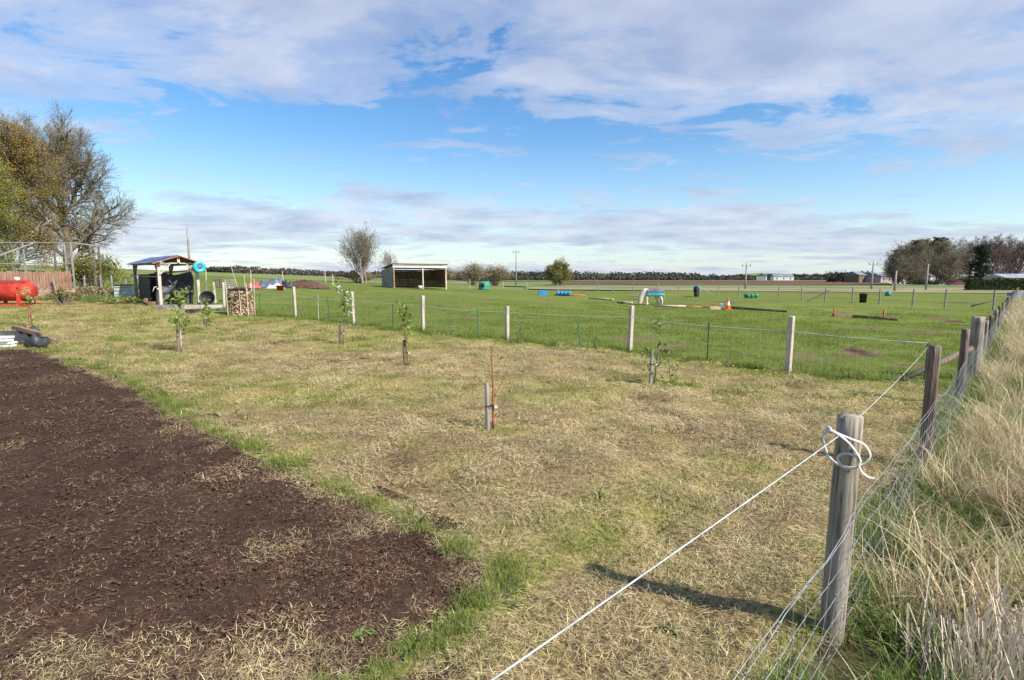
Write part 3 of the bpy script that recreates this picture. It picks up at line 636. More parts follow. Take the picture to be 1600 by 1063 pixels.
def white_cord():
    pts = []; p1 = Vector((*fence_pt(0), 1.13)) + Vector((-.05, -.03, 0)); p0 = Vector((-2.08, -1.0, 1.15))
    st = Vector((7.15, 8.95, .72))
    def span(a, b, sag, n=14): return [a.lerp(b, i / n) - Vector((0, 0, sag * 4 * (i / n) * (1 - i / n))) for i in range(n)]
    pts = span(p0, p1, .02) + span(p1, st, .03) + [st]
    mb = MB().tube(pts, .0024, 6)
    tag(mb.build('electric_fence_cord', M['rope'], None, True), 'white cord stretched along the top of the near boundary fence', 'cord')
    # loose knotted tape on the nearest post
    cx, cy = fence_pt(0); r = Vector((.836, -.547, 0)); f = Vector((-.547, -.836, 0))
    def loop(pl, depth):
        # px in a 2.4x view of the post: centre x 548, y 150 is 1.13 m up
        pts = []
        for i, (u, v) in enumerate(pl):
            du = (u - 548) * .00128; h = 1.215 - (v - 72) * .00134
            wrap = .066 + depth + (.03 * abs(du) if abs(du) < .06 else 0)
            pts.append(Vector((cx, cy, h)) + r * du + f * (wrap if abs(du) < .07 else wrap - .02))
        return pts
    def ribbon(mb, pts, w):
        sm = []
        for i in range(len(pts) - 1):
            p0 = pts[max(i - 1, 0)]; p1 = pts[i]; p2 = pts[i + 1]; p3 = pts[min(i + 2, len(pts) - 1)]
            for k in range(5):
                t = k / 5; sm.append(.5 * ((2 * p1) + (p2 - p0) * t + (2 * p0 - 5 * p1 + 4 * p2 - p3) * t * t + (3 * p1 - p0 - 3 * p2 + p3) * t ** 3))
        sm.append(pts[-1]); V = []; F = []; n = len(sm)
        for i, p in enumerate(sm):
            d = (sm[min(i + 1, n - 1)] - sm[max(i - 1, 0)]).normalized(); s = d.cross(f).normalized()
            a = math.sin(i * .12) * .6 + .5; s = (s * math.cos(a) + f * math.sin(a)) * w; t = d.cross(s).normalized() * .0008
            V += [p - s - t, p + s - t, p + s + t, p - s + t]
        for i in range(n - 1):
            for k in range(4): F.append((i * 4 + k, i * 4 + (k + 1) % 4, (i + 1) * 4 + (k + 1) % 4, (i + 1) * 4 + k))
        mb.add(V, F)
    mb = MB()
    ribbon(mb, loop([(490, 118), (525, 128), (565, 140), (608, 158), (630, 195), (612, 228), (575, 246), (535, 245), (498, 220), (478, 180), (472, 150), (488, 120)], .004), .0066)
    ribbon(mb, loop([(492, 120), (530, 132), (565, 160), (592, 195), (600, 218), (588, 240), (562, 250), (538, 240), (526, 218), (538, 200), (566, 194), (590, 206), (596, 232), (606, 256), (626, 272), (648, 276)], .016), .0066)
    mb.tube(loop([(484, 112), (496, 114), (496, 126), (484, 126)], .0), .009, 6)
    tag(mb.build('knotted_tape', M['tape'], None, True), 'white plastic tape looped and knotted round the nearest post', 'tape')
white_cord()

# ------------------------------------------------------------------ cross fence between garden and paddock
def cross_fence():
    root = thing('cross_fence', 'pale square post fence with fine mesh between garden and paddock', 'fence')
    hp = [None, 1.14, 1.18, 1.02, 1.22, 1.22, 1.3, 1.36, 1.3, 1.2]
    for i, (x, y) in enumerate(CROSS):
        if i == 0: continue
        mb = MB(); w = .095; mb.box((0, 0, hp[i] / 2 - .15), (w, w, hp[i] + .3)); mb.box((0, 0, hp[i] + .006), (w * .96, w * .96, .012), taper=.8)
        o = mb.build('post', M['paletimber'], root); o.location = G(x, y); o.rotation_euler = (random.uniform(-.02, .02), random.uniform(-.02, .02), R(38) + random.uniform(-.1, .1))
    stakes = [((4.4, 11.69), .92, 'darkstake', 0), ((1.83, 13.81), .9, 'greenstake', -.1), ((-1.01, 15.86), .92, 'greenstake', -.04), ((-4.22, 18.51), .9, 'darkstake', .02), ((-7.2, 20.7), 1.0, 'greenstake', -.06), ((-7.75, 21.0), 1.05, 'palestake', 0), ((-11.2, 23.35), .95, 'darkstake', .0), ((7.15, 8.95), .82, 'darkstake', 0)]
    for (x, y), h, m, ln in stakes:
        mb = MB(); mb.cyl((0, 0, -.15), (ln * h, 0, h), .016, .013, 7); mb.box((ln * h * .95, 0, h * .93), (.035, .02, .05))
        o = mb.build('thin_stake', M['paletimber'] if m == 'palestake' else M[m], root); o.location = G(x, y)
    # top rope and mesh
    P = [Vector(G(x, y)) for x, y in [(7.15, 8.95)] + CROSS[1:]]
    hh = [.80, .86, .90, .86, .92, .92, .98, 1.0, .95, .9]
    mb = MB(); pts = []
    for i in range(len(P) - 1):
        for k in range(6):
            t = k / 6; q = P[i].lerp(P[i + 1], t); pts.append(q + Vector((0, 0, hh[i] * (1 - t) + hh[i + 1] * t - .05 * 4 * t * (1 - t) * (1 if i % 2 else .5))) + Vector((-.04, -.05, 0)))
    pts.append(P[-1] + Vector((0, 0, hh[-1]))); mb.tube(pts, .0065, 5); mb.build('top_rope', M['rope'], root, True)
    mb = MB()
    for i in range(len(P) - 1):
        Ld = (P[i + 1] - P[i]).length; n = int(Ld / .14); off = Vector((-.03, -.04, 0))
        for h in (.12, .26, .40, .54, .68, .8):
            mb.tube([P[i].lerp(P[i + 1], k / 8) + off + Vector((0, 0, h + .012 * math.sin(k * 2.1 + i + h * 7))) for k in range(9)], .0016, 3)
        for k in range(n):
            b = P[i].lerp(P[i + 1], k / n) + off; mb.tube([b + Vector((0, 0, .03)), b + Vector((.01, 0, .45)), b + Vector((0, 0, .83))], .0014, 3)
    mb.build('mesh_netting', M['finewire'], root)['kind'] = 'stuff'
cross_fence()

def line_fence(name, label, pts, h, r, m, wires, mw, jit=.03, rw=.004):
    root = thing(name, label, 'fence')
    for i, (x, y) in enumerate(pts):
        hh = h * random.uniform(.9, 1.1); mb = MB(); mb.cyl((0, 0, -.2), (random.uniform(-jit, jit), random.uniform(-jit, jit), hh), r, r * .92, 8)
        o = mb.build('post', m, root); o.location = G(x, y)
    for w in wires:
        mb = MB(); mb.tube([Vector(G(x, y)) + Vector((0, -.06, w)) for x, y in pts], rw, 3); mb.build('wire', mw, root)
    return root
bf = line_fence('paddock_back_fence', 'grey post and wire fence crossing the far side of the paddock', [(28.6, 31.2), (27.6, 33.5), (27.2, 35.7), (26.7, 38.2), (25.9, 40.0), (25.1, 42.2), (24.8, 45.0), (24.3, 48.0), (22.6, 52.5), (21.9, 56.0), (21.4, 60.0), (20.0, 63.2), (18.4, 66.5), (16.07, 70), (13.9, 72.6), (12.2, 75), (10.0, 78.8), (7.2, 83)], 1.22, .055, M['greytimber'], (.35, .65, .95, 1.12), M['wire'], .04)
mb = MB(); mb.cyl((25.3, 42, .95), (23.9, 42.6, .05), .05, .05, 7); mb.build('diagonal_brace', M['greytimber'], bf)
mb = MB(); mb.cyl((21.4, 60.0, .9), (22.9, 60.4, .05), .05, .05, 7); mb.build('diagonal_brace', M['greytimber'], bf)
line_fence('meadow_fence', 'row of pale posts and wire behind the field shelter', [(7.2, 83), (2.4, 86), (-1.5, 92), (-4.3, 95), (-6.7, 84), (-16.5, 76), (-20.6, 74.5), (-24.0, 68), (-19.8, 58.4), (-26, 60), (-33, 57)], 1.2, .06, M['paletimber'], (.4, .8, 1.1), M['wire'], .04)
lf = line_fence('garden_end_fence', 'leaning weathered posts and wire closing the garden behind the weeds', [(-24.9, 28.9), (-26.0, 32.0), (-25.1, 32.2), (-24.6, 32.5), (-23.9, 32.6), (-23.4, 32.8), (-19.5, 33.6), (-17.4, 32.2)], 1.2, .05, M['greytimber'], (.5, .85, 1.1), M['wire'], .16)
mb = MB(); mb.box((0, 0, 0), (.3, .05, .2)); o = mb.build('white_insulator', M['white'], lf); o.location = G(-23.3, 32.78, 1.25)

# ------------------------------------------------------------------ saplings and shrubs
def leaf_quads(mb, p, n, spread, size, rd):
    for _ in range(n):
        c = Vector(p) + Vector([rd.gauss(0, spread) for _ in range(3)]); a = Vector([rd.uniform(-1, 1) for _ in range(3)]).normalized(); b = a.cross(Vector([rd.uniform(-1, 1) for _ in range(3)])).normalized()
        s = size * rd.uniform(.6, 1.3); a *= s; b *= s * .55
        mb.add([c - a, c + b, c + a, c - b], [(0, 1, 2, 3)])
def sapling(xy, label, h, stake_h, seed, leaves, bark, stake=('greytimber', .022), blossom=0, lean=.0, stake_off=(-.03, 0), tie=True, low=.1, nb=5, extra=None):
    rd = random.Random(seed); root = thing('sapling', label, 'sapling', G(*xy, .01), 0, 'young fruit trees planted in the lawn')
    if stake_h:
        mb = MB(); mb.cyl((stake_off[0], stake_off[1], -.1), (stake_off[0] + rd.uniform(-.02, .02), stake_off[1], stake_h), stake[1], stake[1] * .95, 9)
        mb.build('stake', M[stake[0]], root)
    mb = MB(); tips = []; pts = []; x = y = 0
    for k in range(9):
        t = k / 8; pts.append(Vector((x + .03 + lean * t * h, y, h * t))); x += rd.uniform(-.012, .012); y += rd.uniform(-.012, .012)
    mb.tube(pts, [.016 * (1 - .75 * k / 8) + .003 for k in range(9)], 6)
    br = extra or [(rd.uniform(low, .9), rd.uniform(0, 6.28), rd.uniform(.12, .32) * h) for _ in range(nb)]
    for t, a, l in br:
        b = pts[int(t * 8)]; d = Vector((math.cos(a) * .7, math.sin(a) * .7, .85)).normalized(); q = [b]
        for k in range(4): d = (d + Vector((rd.uniform(-.15, .15), rd.uniform(-.15, .15), .06))).normalized(); q.append(q[-1] + d * l / 4)
        mb.tube(q, [.006, .005, .004, .003, .002], 5); tips += q[2:]
    tips += pts[5:]
    mb.build('stem', M[bark], root, True)
    if leaves:
        mb = MB()
        for q in tips: leaf_quads(mb, q, leaves + 1, .05, .046, rd)
        mb.build('leaves', M['leaf'], root)
    if blossom:
        mb = MB()
        for q in rd.sample(tips, min(blossom, len(tips))): leaf_quads(mb, q, 9, .03, .034, rd)
        mb.build('blossom', M['blossom'], root)
    if tie and stake_h:
        mb = MB(); z = stake_h * rd.uniform(.45, .6); mb.tube([(stake_off[0] - .03, -.03, z), (.05, -.03, z + .004), (.055, .03, z), (stake_off[0] - .03, .03, z), (stake_off[0] - .03, -.03, z)], .007, 5)
        mb.build('tie', M['rubber'], root); mb = MB(); mb.box((.07, -.02, z - .01), (.035, .015, .035)); mb.build('tag', M['white'], root)
    return root
sapling((-.27, 6.4), 'red stemmed bare sapling tied to a short pale stake, nearest in the lawn', 1.02, .58, 1, 0, 'redtwig', ('greytimber', .029), extra=[(.45, .1, .42), (.22, .2, .34), (.6, 2.9, .12)], low=.3)
o = bpy.data.objects['sapling']; mb = MB(); rd = random.Random(4)
for q in ((.02, 0, 1.0), (.3, .03, .84), (.23, .02, .5), (-.05, .02, .72)): leaf_quads(mb, q, 10, .03, .018, rd)
mb.build('leaves', M['leaf'], o)
sapling((2.48, 9.16), 'twiggy green sapling on a grey stake with a white tag, nearest the right fence', 1.18, .62, 2, 3, 'twig', ('greytimber', .026), lean=.12, nb=6)
sapling((-2.27, 11.14), 'leafy sapling above a dark brown stake with white tie at its foot', 1.25, .52, 3, 4, 'redtwig', ('darkpost', .032), lean=-.05, low=.45, nb=6)
sapling((-4.6, 14.07), 'white blossoming sapling on a short dark brown stake', 1.45, .55, 5, 6, 'twig', ('darkpost', .042), 10, .06, low=.5, nb=7)
sapling((-8.08, 12.64), 'leafy pale green sapling in front of the open shelter', 1.45, .75, 6, 8, 'palebark', ('browntimber', .025), 0, .05, low=.3, nb=9)
sapling((-9.9, 16.9), 'small leafy sapling half hidden behind the pale green one', 1.0, .45, 8, 5, 'twig', ('greytimber', .024), 0, .04, nb=6)
sapling((-15.57, 16.95), 'thin sapling with a brown stake at the left edge near the red tank', 1.35, .7, 9, 4, 'redtwig', ('browntimber', .035), 4, .0, low=.55, nb=5)
def shrub(xy, h, seed, n, label, m='leaf', spread=.18, lf=3):
    rd = random.Random(seed); root = thing('young_shrub', label, 'shrub', G(*xy), 0, 'young hedge plants along the cross fence'); mb = MB(); lv = MB()
    for k in range(n):
        a = rd.uniform(0, 6.28); l = h * rd.uniform(.55, 1); q = [Vector((rd.uniform(-.04, .04), rd.uniform(-.04, .04), 0))]; d = Vector((math.cos(a) * spread, math.sin(a) * spread, 1)).normalized()
        for j in range(5):
            d = (d + Vector((rd.uniform(-.12, .12), rd.uniform(-.12, .12), 0))).normalized(); q.append(q[-1] + d * l / 5)
            leaf_quads(lv, q[-1], lf, .04, .036, rd)
        mb.tube(q, [.006, .005, .0045, .004, .003, .002], 4)
    mb.build('stem', M['twig'], root); lv.build('leaves', M[m], root); return root
for i, (xy, h, n, lab) in enumerate([((.25, 14.75), .85, 7, 'tall leafy shrub just right of the third square post'), ((2.15, 13.3), .75, 6, 'leafy shrub right of the leaning green stake'), ((1.2, 14.1), .35, 4, 'tiny shrub left of the leaning green stake'), ((-3.3, 17.0), .7, 7, 'bushy shrub left of the square post right of the blossoming sapling'), ((-1.9, 16.4), .6, 4, 'thin shrub midway between two square posts near the green stake'), ((-8.6, 21.4), .6, 5, 'small shrub at the foot of the square post nearest the log stack'), ((2.9, 9.35), .55, 4, 'low arching shoots beside the stake with the white tag')]):
    shrub(xy, h, 20 + i, n, lab)
def dandelions():
    mb = MB(); spots = [(rng.uniform(0, 1), rng.normal(0, .22)) for _ in range(34)]
    for t, o in spots:
        x = 5.2 + (1.9 - 5.2) * t + o; y = 10.3 + (13.6 - 10.3) * t + o * .5 - .35; z = float(lawn_z(x, y)) + .07
        mb.lathe([(.002, -.006), (.02, 0), (.014, .008), (.001, .01)], 7, (x, y, z))
    for x, y in ((-2.75, 10.9), (-5.1, 13.2), (-6.3, 13.9), (-3.3, 12.1)): mb.lathe([(.002, -.006), (.03, 0), (.02, .012), (.001, .014)], 8, (x, y, float(lawn_z(x, y)) + .06))
    tag(mb.build('dandelion_flowers', M['yellow']), 'scattered yellow dandelion flowers near the cross fence', 'flowers', kind='stuff')
dandelions()
def dung(x, y, s, label):
    mb = MB(); rd = random.Random(int(x * 10)); n = 14
    for k in range(8):
        a = rd.uniform(0, 6.28); q = rd.uniform(0, .16) * s
        mb.lathe([(.001, -.02), (.07 * s, 0), (.05 * s, .05 * s), (.001, .075 * s)], 8, (q * math.cos(a), q * math.sin(a), rd.uniform(0, .04)))
    o = mb.build('dung_heap', M['clod'], None, True); o.location = G(x, y, .01); tag(o, label, 'dung')
dung(3.9, 13.0, 1.2, 'dark dung heap right of the pale post behind the tagged sapling')
dung(8.3, 39.7, 1.4, 'dark dung heap near the pole left of the grazing pony')

# ------------------------------------------------------------------ open garden shelter with its contents (left)
def garden_shelter():
    A = (-17.87, 26.75); rz = R(48.4); z0 = gz(*A)
    root = thing('garden_shelter', 'small open timber shelter with blue sheet roof and orange gable trim', 'shelter', (*A, z0), rz)
    W, Ld, H = 1.75, 4.4, 2.12
    for x, y in ((0, 0), (W, 0), (0, Ld), (W, Ld)):
        MB().beam((x, y, -.3), (x + .01, y, H), .13, .13).build('post', M['paletimber' if y == 0 else 'greytimber'], root)
    for x in (0, W): MB().beam((x, -.15, H + .06), (x, Ld + .15, H + .06), .09, .12).build('wall_plate', M['greytimber'], root)
    for y in (0, Ld): MB().beam((-.2, y - .07, H + .07), (W + .2, y - .07, H + .07), .12, .06).build('tie_beam', M['paletimber'], root)
    for y in (-.16, Ld): MB().beam((W / 2, y, H + .1), (W / 2, y, H + .40), .12, .08).build('king_post', M['paletimber'], root)
    for x, s in ((0, 1), (W, -1)):
        MB().beam((x + .03 * s, -.1, H - .5), (x + .5 * s, -.1, H + .02), .1, .05).build('brace', M['paletimber'], root)
        MB().beam((x, .06, H - .5), (x, .55, H + .02), .05, .1).build('brace', M['greytimber'], root)
        MB().beam((x, Ld - .06, H - .5), (x, Ld - .55, H + .02), .05, .1).build('brace', M['darkpost'], root)
    ridge = H + .44; eave = H + .12; ov = .32
    for s in (-1, 1):
        xe = W / 2 + s * (W / 2 + ov); ze = eave - .09
        MB().beam((W / 2, -.30, ridge + .0), (xe, -.30, ze), .14, .03).build('orange_trim', M['orange'], root)
        for k in range(4):                                     # four corrugated sheets a side
            y0 = -.28 + k * 1.26; mb = MB(); V = []; F = []; nn = 22
            for i in range(nn + 1):
                for j in range(2):
                    x = W / 2 + (xe - W / 2) * j; zz = ridge + .03 + (ze - ridge) * j + .016 * math.sin(i * math.pi) + (.016 if i % 2 else -.004) + .004 * (k % 2)
                    V.append((x, y0 + 1.25 * i / nn, zz + random.uniform(-.004, .004)))
            for i in range(nn): F.append((i * 2, i * 2 + 1, i * 2 + 3, i * 2 + 2))
            mb.add(V, F); o = mb.build('roof_sheet', M['blueroof'], root); sm = o.modifiers.new('thick', 'SOLIDIFY'); sm.thickness = .006
    MB().beam((0 - .05, .3, 1.5), (-.05, Ld + .5, 1.55), .1, .05).build('side_rail', M['greytimber'], root)
    MB().beam((.1, 2.2, 1.62), (W + .3, 2.2, 1.85), .04, .07).build('cross_rail', M['browntimber'], root)
    def L2W(x, y, z=0):
        c, s = math.cos(rz), math.sin(rz); return (A[0] + c * x - s * y, A[1] + s * x + c * y, z0 + z)
    # dark crate stacks
    for (x, y, lab) in ((.55, 3.55, 'stack of black plastic compost boxes at the back of the open shelter'), (.5, 2.35, 'black plastic wrapped compost stack behind the front post of the shelter')):
        t = thing('compost_stack', lab, 'compost bin', L2W(x, y), rz, 'black compost stacks under the shelter')
        for k in range(6):
            mb = MB(); mb.box((random.uniform(-.02, .02), random.uniform(-.02, .02), .14 + k * .27), (1.0, 1.14, .25), rz=random.uniform(-.04, .04), taper=.95); mb.box((0, 0, .27 + k * .27), (1.02, 1.17, .02)); mb.build('box', M['black'], t)
    # draped tarpaulin across the opening
    V = []; F = []; nx, nz = 26, 18
    for i in range(nx + 1):
        for j in range(nz + 1):
            u = i / nx; v = j / nz; top = 1.72 - .10 * math.sin(u * math.pi) + .05 * math.sin(u * 9)
            fold = .10 * math.sin(u * 11 + v * 2.5) * (v * .8 + .15) + .05 * math.sin(u * 23 + v * 4) * v + .04 * math.sin((u + v) * 14)
            V.append((.12 + u * 1.75 + .05 * math.sin(v * 5), 1.2 + fold - .25 * v * v, top * (1 - v) + .02))
    for i in range(nx):
        for j in range(nz): F.append((i * (nz + 1) + j, (i + 1) * (nz + 1) + j, (i + 1) * (nz + 1) + j + 1, i * (nz + 1) + j + 1))
    mb = MB(); mb.add(V, F); o = mb.build('tarpaulin', M['tarp'], None, True); o.location = (*A, z0); o.rotation_euler = (0, 0, rz); o.modifiers.new('thick', 'SOLIDIFY').thickness = .006
    tag(o, 'crumpled black tarpaulin hung across the shelter opening', 'tarpaulin')
    # water butt, tub, hose reel
    o = MB().lathe([(.001, 0), (.27, 0), (.32, .62), (.35, .64), (.35, .68), (.31, .68), (.27, .1), (.001, .1)], 24).build('black_tub', M['tarp'], None, True); o.location = L2W(.85, .35, .06); tag(o, 'tall charcoal plastic tub standing in the shelter', 'tub')
    m = Matrix.Rotation(R(68), 3, 'X'); mm = Matrix.Rotation(R(15), 3, 'Z') @ m
    o = MB().lathe([(.001, -.04), (.30, -.04), (.36, .16), (.38, .17), (.38, .19), (.35, .19), (.28, .0), (.001, .0)], 26, (0, 0, .34), mm).build('tipped_bucket', M['black'], None, True); o.location = L2W(1.95, -.75, .0); tag(o, 'round black bucket tipped on its side by the shelter', 'bucket')
    t = thing('hose_reel', 'round cyan hose reel fixed to the shelter corner post', 'hose reel', L2W(W + .0, -.42, H - .12), rz); t.scale = (.84, .84, .84)
    m = Matrix.Rotation(R(90), 3, 'X')
    MB().lathe([(.11, .05), (.33, .05), (.35, .07), (.33, .09), (.11, .09), (.11, .05)], 28, m=m).build('flange', M['cyan'], t, True)
    MB().lathe([(.11, -.15), (.33, -.15), (.35, -.13), (.33, -.11), (.11, -.11), (.11, -.15)], 28, m=m).build('flange', M['cyan'], t, True)
    MB().lathe([(.001, .1), (.12, .1), (.12, -.15), (.001, -.15)], 20, m=m).build('hub', M['greytarp'], t, True)
    mb = MB()
    for k in range(4): mb.lathe([(.27 + .015 * math.cos(a), -.08 + k * .04 + .02 * math.sin(a)) for a in np.linspace(0, 6.283, 7)], 24, m=m)
    mb.build('hose', M['rubber'], t, True); MB().box((-.13, -.1, -.03), (.07, .03, .05)).build('handle', M['coneorange'], t)
    # hoses hanging on the tarpaulin
    pts = [(.1 + 1.0 * u, .9 - .1 * math.sin(u * 3), 1.45 - .62 * math.sin(u * math.pi) ** .8) for u in np.linspace(0, 1, 16)] + [(1.0, .8, 1.3), (.8, .78, 1.1), (.62, .8, 1.35)]
    o = MB().tube(pts, .016, 6).build('garden_hose', M['greytarp'], None, True); o.location = (*A, z0); o.rotation_euler = (0, 0, rz); tag(o, 'grey blue garden hose looped across the black tarpaulin', 'hose')
    o = MB().tube([(-.12, -.05, .95), (-.2, -.1, 1.0), (-.26, -.12, .98), (-.34, -.1, .75)], .018, 6).build('standpipe_tap', M['white'], None, True); MB().lathe([(.001, -.04), (.05, -.03), (.05, .03), (.001, .04)], 10, (-.1, -.08, .88)).build('tap_knob', M['white'], o, True)
    o.location = (*A, z0); o.rotation_euler = (0, 0, rz); tag(o, 'white tap and pipe on the front shelter post', 'tap')
    # sleepers, slab, tyre
    for k, (a, b) in enumerate((((-17.1, 25.35), (-16.0, 25.5)), ((-15.9, 25.55), (-14.3, 25.9)))):
        c = ((a[0] + b[0]) / 2, (a[1] + b[1]) / 2); o = MB().box((0, 0, .09), (math.hypot(b[0] - a[0], b[1] - a[1]), .26, .22)).build('timber_sleeper', M['greytimber' if k == 0 else 'paletimber'])
        o.location = G(*c); o.rotation_euler = (0, 0, math.atan2(b[1] - a[1], b[0] - a[0])); tag(o, ['short grey timber sleeper in front of the shelter post', 'long pale timber sleeper edging the ground before the shelter'][k], 'sleeper', 'sleepers before the shelter')
    o = MB().lathe([(.17, .02), (.27, .0), (.31, .06), (.30, .12), (.24, .15), (.18, .13), (.17, .02)], 26).build('old_tyre', M['rubber'], None, True); o.location = G(-14.35, 23.75, .0); o.scale = (1.35, 1.1, 1); tag(o, 'flat black tyre lying on the grass before the shelter', 'tyre')
    pts = [G(-14.4 + 1.9 * u + .15 * math.sin(u * 17), 25.1 - .5 * u + .3 * math.sin(u * 12), .06 + .05 * abs(math.sin(u * 14))) for u in np.linspace(0, 1, 40)]
    tag(MB().tube(pts, .022, 6).build('teal_hose', M['teal'], None, True), 'teal hose lying in coils on the ground beside the log stack', 'hose')
    # pale compost cube
    t = thing('compost_bin', 'pale green square compost bin left of the shelter', 'compost bin', G(-22.3, 30.35), R(20))
    MB().box((0, 0, .42), (.85, .8, .84), taper=.92).build('body', M['palegreen'], t); MB().box((0, 0, .86), (.86, .82, .05)).build('lid', M['black'], t)
    for k in range(4): MB().box((0, -.395, .16 + k * .19), (.8, .03, .012)).build('slot', M['darkstake'], t)
    # black pipes in the weeds and short stumps
    o = MB().tube([L2W(-.9, 2.6, .14), L2W(-.7, 1.7, .26), L2W(-.55, .9, .2), L2W(-.5, .3, .08)], .05, 7).build('drain_pipe', M['black'], None, True); tag(o, 'black flexible drain pipe in the weeds beside the shelter', 'pipe')
    o = MB().box((0, 0, .2), (.13, .13, .42)).build('short_post', M['browntimber']); o.location = L2W(-.45, .75); tag(o, 'short brown timber stump beside the shelter', 'stump')
    o = MB().box((0, 0, .12), (.36, .25, .24)).build('brown_brick_block', M['browntimber']); o.location = L2W(-.25, .5); tag(o, 'low brown block beside the timber stump', 'block')
garden_shelter()
def log_stack():
    x, y = -11.75, 22.75; rd = random.Random(3)
    root = thing('log_stack', 'round stack of split firewood held by thin stakes', 'log stack', G(x, y))
    mb = MB(); V = []; Rr = .48
    for lay in range(17):
        z = .04 + lay * .066; n = 40 if lay < 15 else 34; Rl = Rr if lay < 15 else Rr * (.94 - .1 * (lay - 15))
        for k in range(n):
            a = 2 * math.pi * (k + rd.random() * .8 + lay * .37) / n; q = Rl + rd.uniform(-.03, .025); s = rd.uniform(.028, .048); c = Vector((q * math.cos(a), q * math.sin(a), z + rd.uniform(-.012, .012)))
            o = Vector((math.cos(a), math.sin(a), 0)); t = Vector((-math.sin(a), math.cos(a), 0)); u = Vector((0, 0, 1)); n3 = rd.choice((3, 4, 4, 5)); ph = rd.uniform(0, 6)
            ring = [(t * math.cos(ph + 6.283 * j / n3) + u * math.sin(ph + 6.283 * j / n3)) * s for j in range(n3)]
            tl = t * rd.uniform(-.02, .02)
            v = [c + r + tl for r in ring] + [c + r - o * .22 for r in ring]
            mb.add(v, [tuple(range(n3))] + [(j, n3 + j, n3 + (j + 1) % n3, (j + 1) % n3) for j in range(n3)])
    for k in range(60):
        a = rd.uniform(0, 6.28); q = rd.uniform(0, .44); c = Vector((q * math.cos(a), q * math.sin(a), 1.13 + rd.uniform(0, .05))); d = Vector((math.cos(a * 3), math.sin(a * 3), rd.uniform(-.1, .1))) * .14
        mb.cyl(c - d, c + d, .045, .04, 5)
    mb.build('split_logs', M['logend'], root)['kind'] = 'stuff'
    MB().lathe([(.001, 0), (.38, 0), (.38, 1.1), (.001, 1.1)], 20).build('core', M['darkpost'], root)
    for a, h in ((-2.3, 1.45), (-.55, 1.4), (.5, 1.6), (1.6, 1.75), (2.9, 1.3), (-1.1, 1.1)):
        MB().cyl((.53 * math.cos(a), .53 * math.sin(a), -.1), (.53 * math.cos(a) + rd.uniform(-.05, .05), .53 * math.sin(a), h), .02, .018, 6).build('stake', M['polewood'], root)
    V = []; F = []
    MB().lathe([(.001, .06), (.3, .05), (.5, .0)], 16, (0, 0, 1.17)).build('dark_cover', M['tarp'], root, True)
log_stack()

def red_tank():
    t = thing('red_tank', 'bright red cylindrical tank on a red skid frame at the left edge', 'tank', G(-24.25, 25.5), R(8))
    m = Matrix.Rotation(R(90), 3, 'Y')
    MB().lathe([(.001, -.95), (.34, -.93), (.44, -.85), (.45, .85), (.34, .95), (.001, .97)], 30, (0, 0, .66), m).build('drum', M['red'], t, True)
    for x in (-.62, .62):
        MB().box((x, 0, .66), (.14, .96, .1)).build('saddle', M['red'], t); MB().box((x, -.47, .34), (.14, .07, .62)).build('leg', M['red'], t); MB().box((x, .47, .34), (.14, .07, .62)).build('leg', M['red'], t)
        MB().lathe([(.455, -.07), (.47, -.07), (.47, .07), (.455, .07)], 30, (x, 0, .66), m).build('band', M['red'], t)
    MB().box((0, -.47, .05), (2.0, .12, .1)).build('skid', M['red'], t); MB().box((0, .47, .05), (2.0, .12, .1)).build('skid', M['red'], t)
    MB().box((.0, 0, 1.17), (1.5, .4, .07)).build('top_rail', M['red'], t)
    MB().tube([(-.38, -.49, .1), (-.38, -.49, .66), (-.38, -.3, 1.06), (-.38, 0, 1.22)], .02, 5).build('strap', M['leaf'], t, True)
    MB().lathe([(.001, .16), (.1, .16), (.12, 0), (.001, 0)], 14, (.25, .1, 1.2)).build('filler_cap', M['white'], t, True)
    MB().lathe([(.30, -.04), (.36, 0), (.30, .04), (.30, -.04)], 20, (-.9, -.52, .85), Matrix.Rotation(R(90), 3, 'X')).build('hose_coil', M['white'], t, True)
red_tank()
def tarp_pile():
    t = thing('tarp_covered_pile', 'low heap under a black sheet with white boards beside the soil bed', 'pile', G(-12.5, 13.3), R(3))
    V = []; F = []; n, mm = 34, 20; rd = random.Random(2)
    for i in range(n + 1):
        for j in range(mm + 1):
            u = i / n; v = j / mm; e = min(1, 5 * u, 5 * (1 - u)) * min(1, 4 * v, 4 * (1 - v))
            z = e * (.30 + .07 * math.sin(u * 13 + v * 5) + .05 * math.sin(u * 29 - v * 11) + .04 * math.sin(v * 17)); V.append((-2.0 + 2.35 * u + .05 * math.sin(v * 9), -.12 + .85 * v + .06 * math.sin(u * 10), z + .05))
    for i in range(n):
        for j in range(mm): F.append((i * (mm + 1) + j, (i + 1) * (mm + 1) + j, (i + 1) * (mm + 1) + j + 1, i * (mm + 1) + j + 1))
    mb = MB(); mb.add(V, F); mb.build('sheet', M['tarp'], t, True)
    for k in range(4): MB().box((-.72 - .04 * k, -.30 + .07 * (k % 2), .05 + .068 * k), (1.5, .2, .05), rz=.02 * k).build('white_board', M['white'], t)
    MB().beam((-.6, .5, .44), (.62, -.1, .3), .1, .1).build('log', M['browntimber'], t)
    mb = MB(); mb.lathe([(.001, 0), (.19, .0), (.23, .08), (.20, .2), (.12, .27), (.05, .29), (.001, .28)], 26, (.45, -.12, 0)); mb.v = [(a + .03 * math.sin(c * 31 + b * 17), b + .03 * math.sin(a * 29 + c * 13), c * (1 + .18 * math.sin(a * 23 + b * 19))) for a, b, c in mb.v]; mb.build('black_sack', M['tarp'], t, True)
tarp_pile()
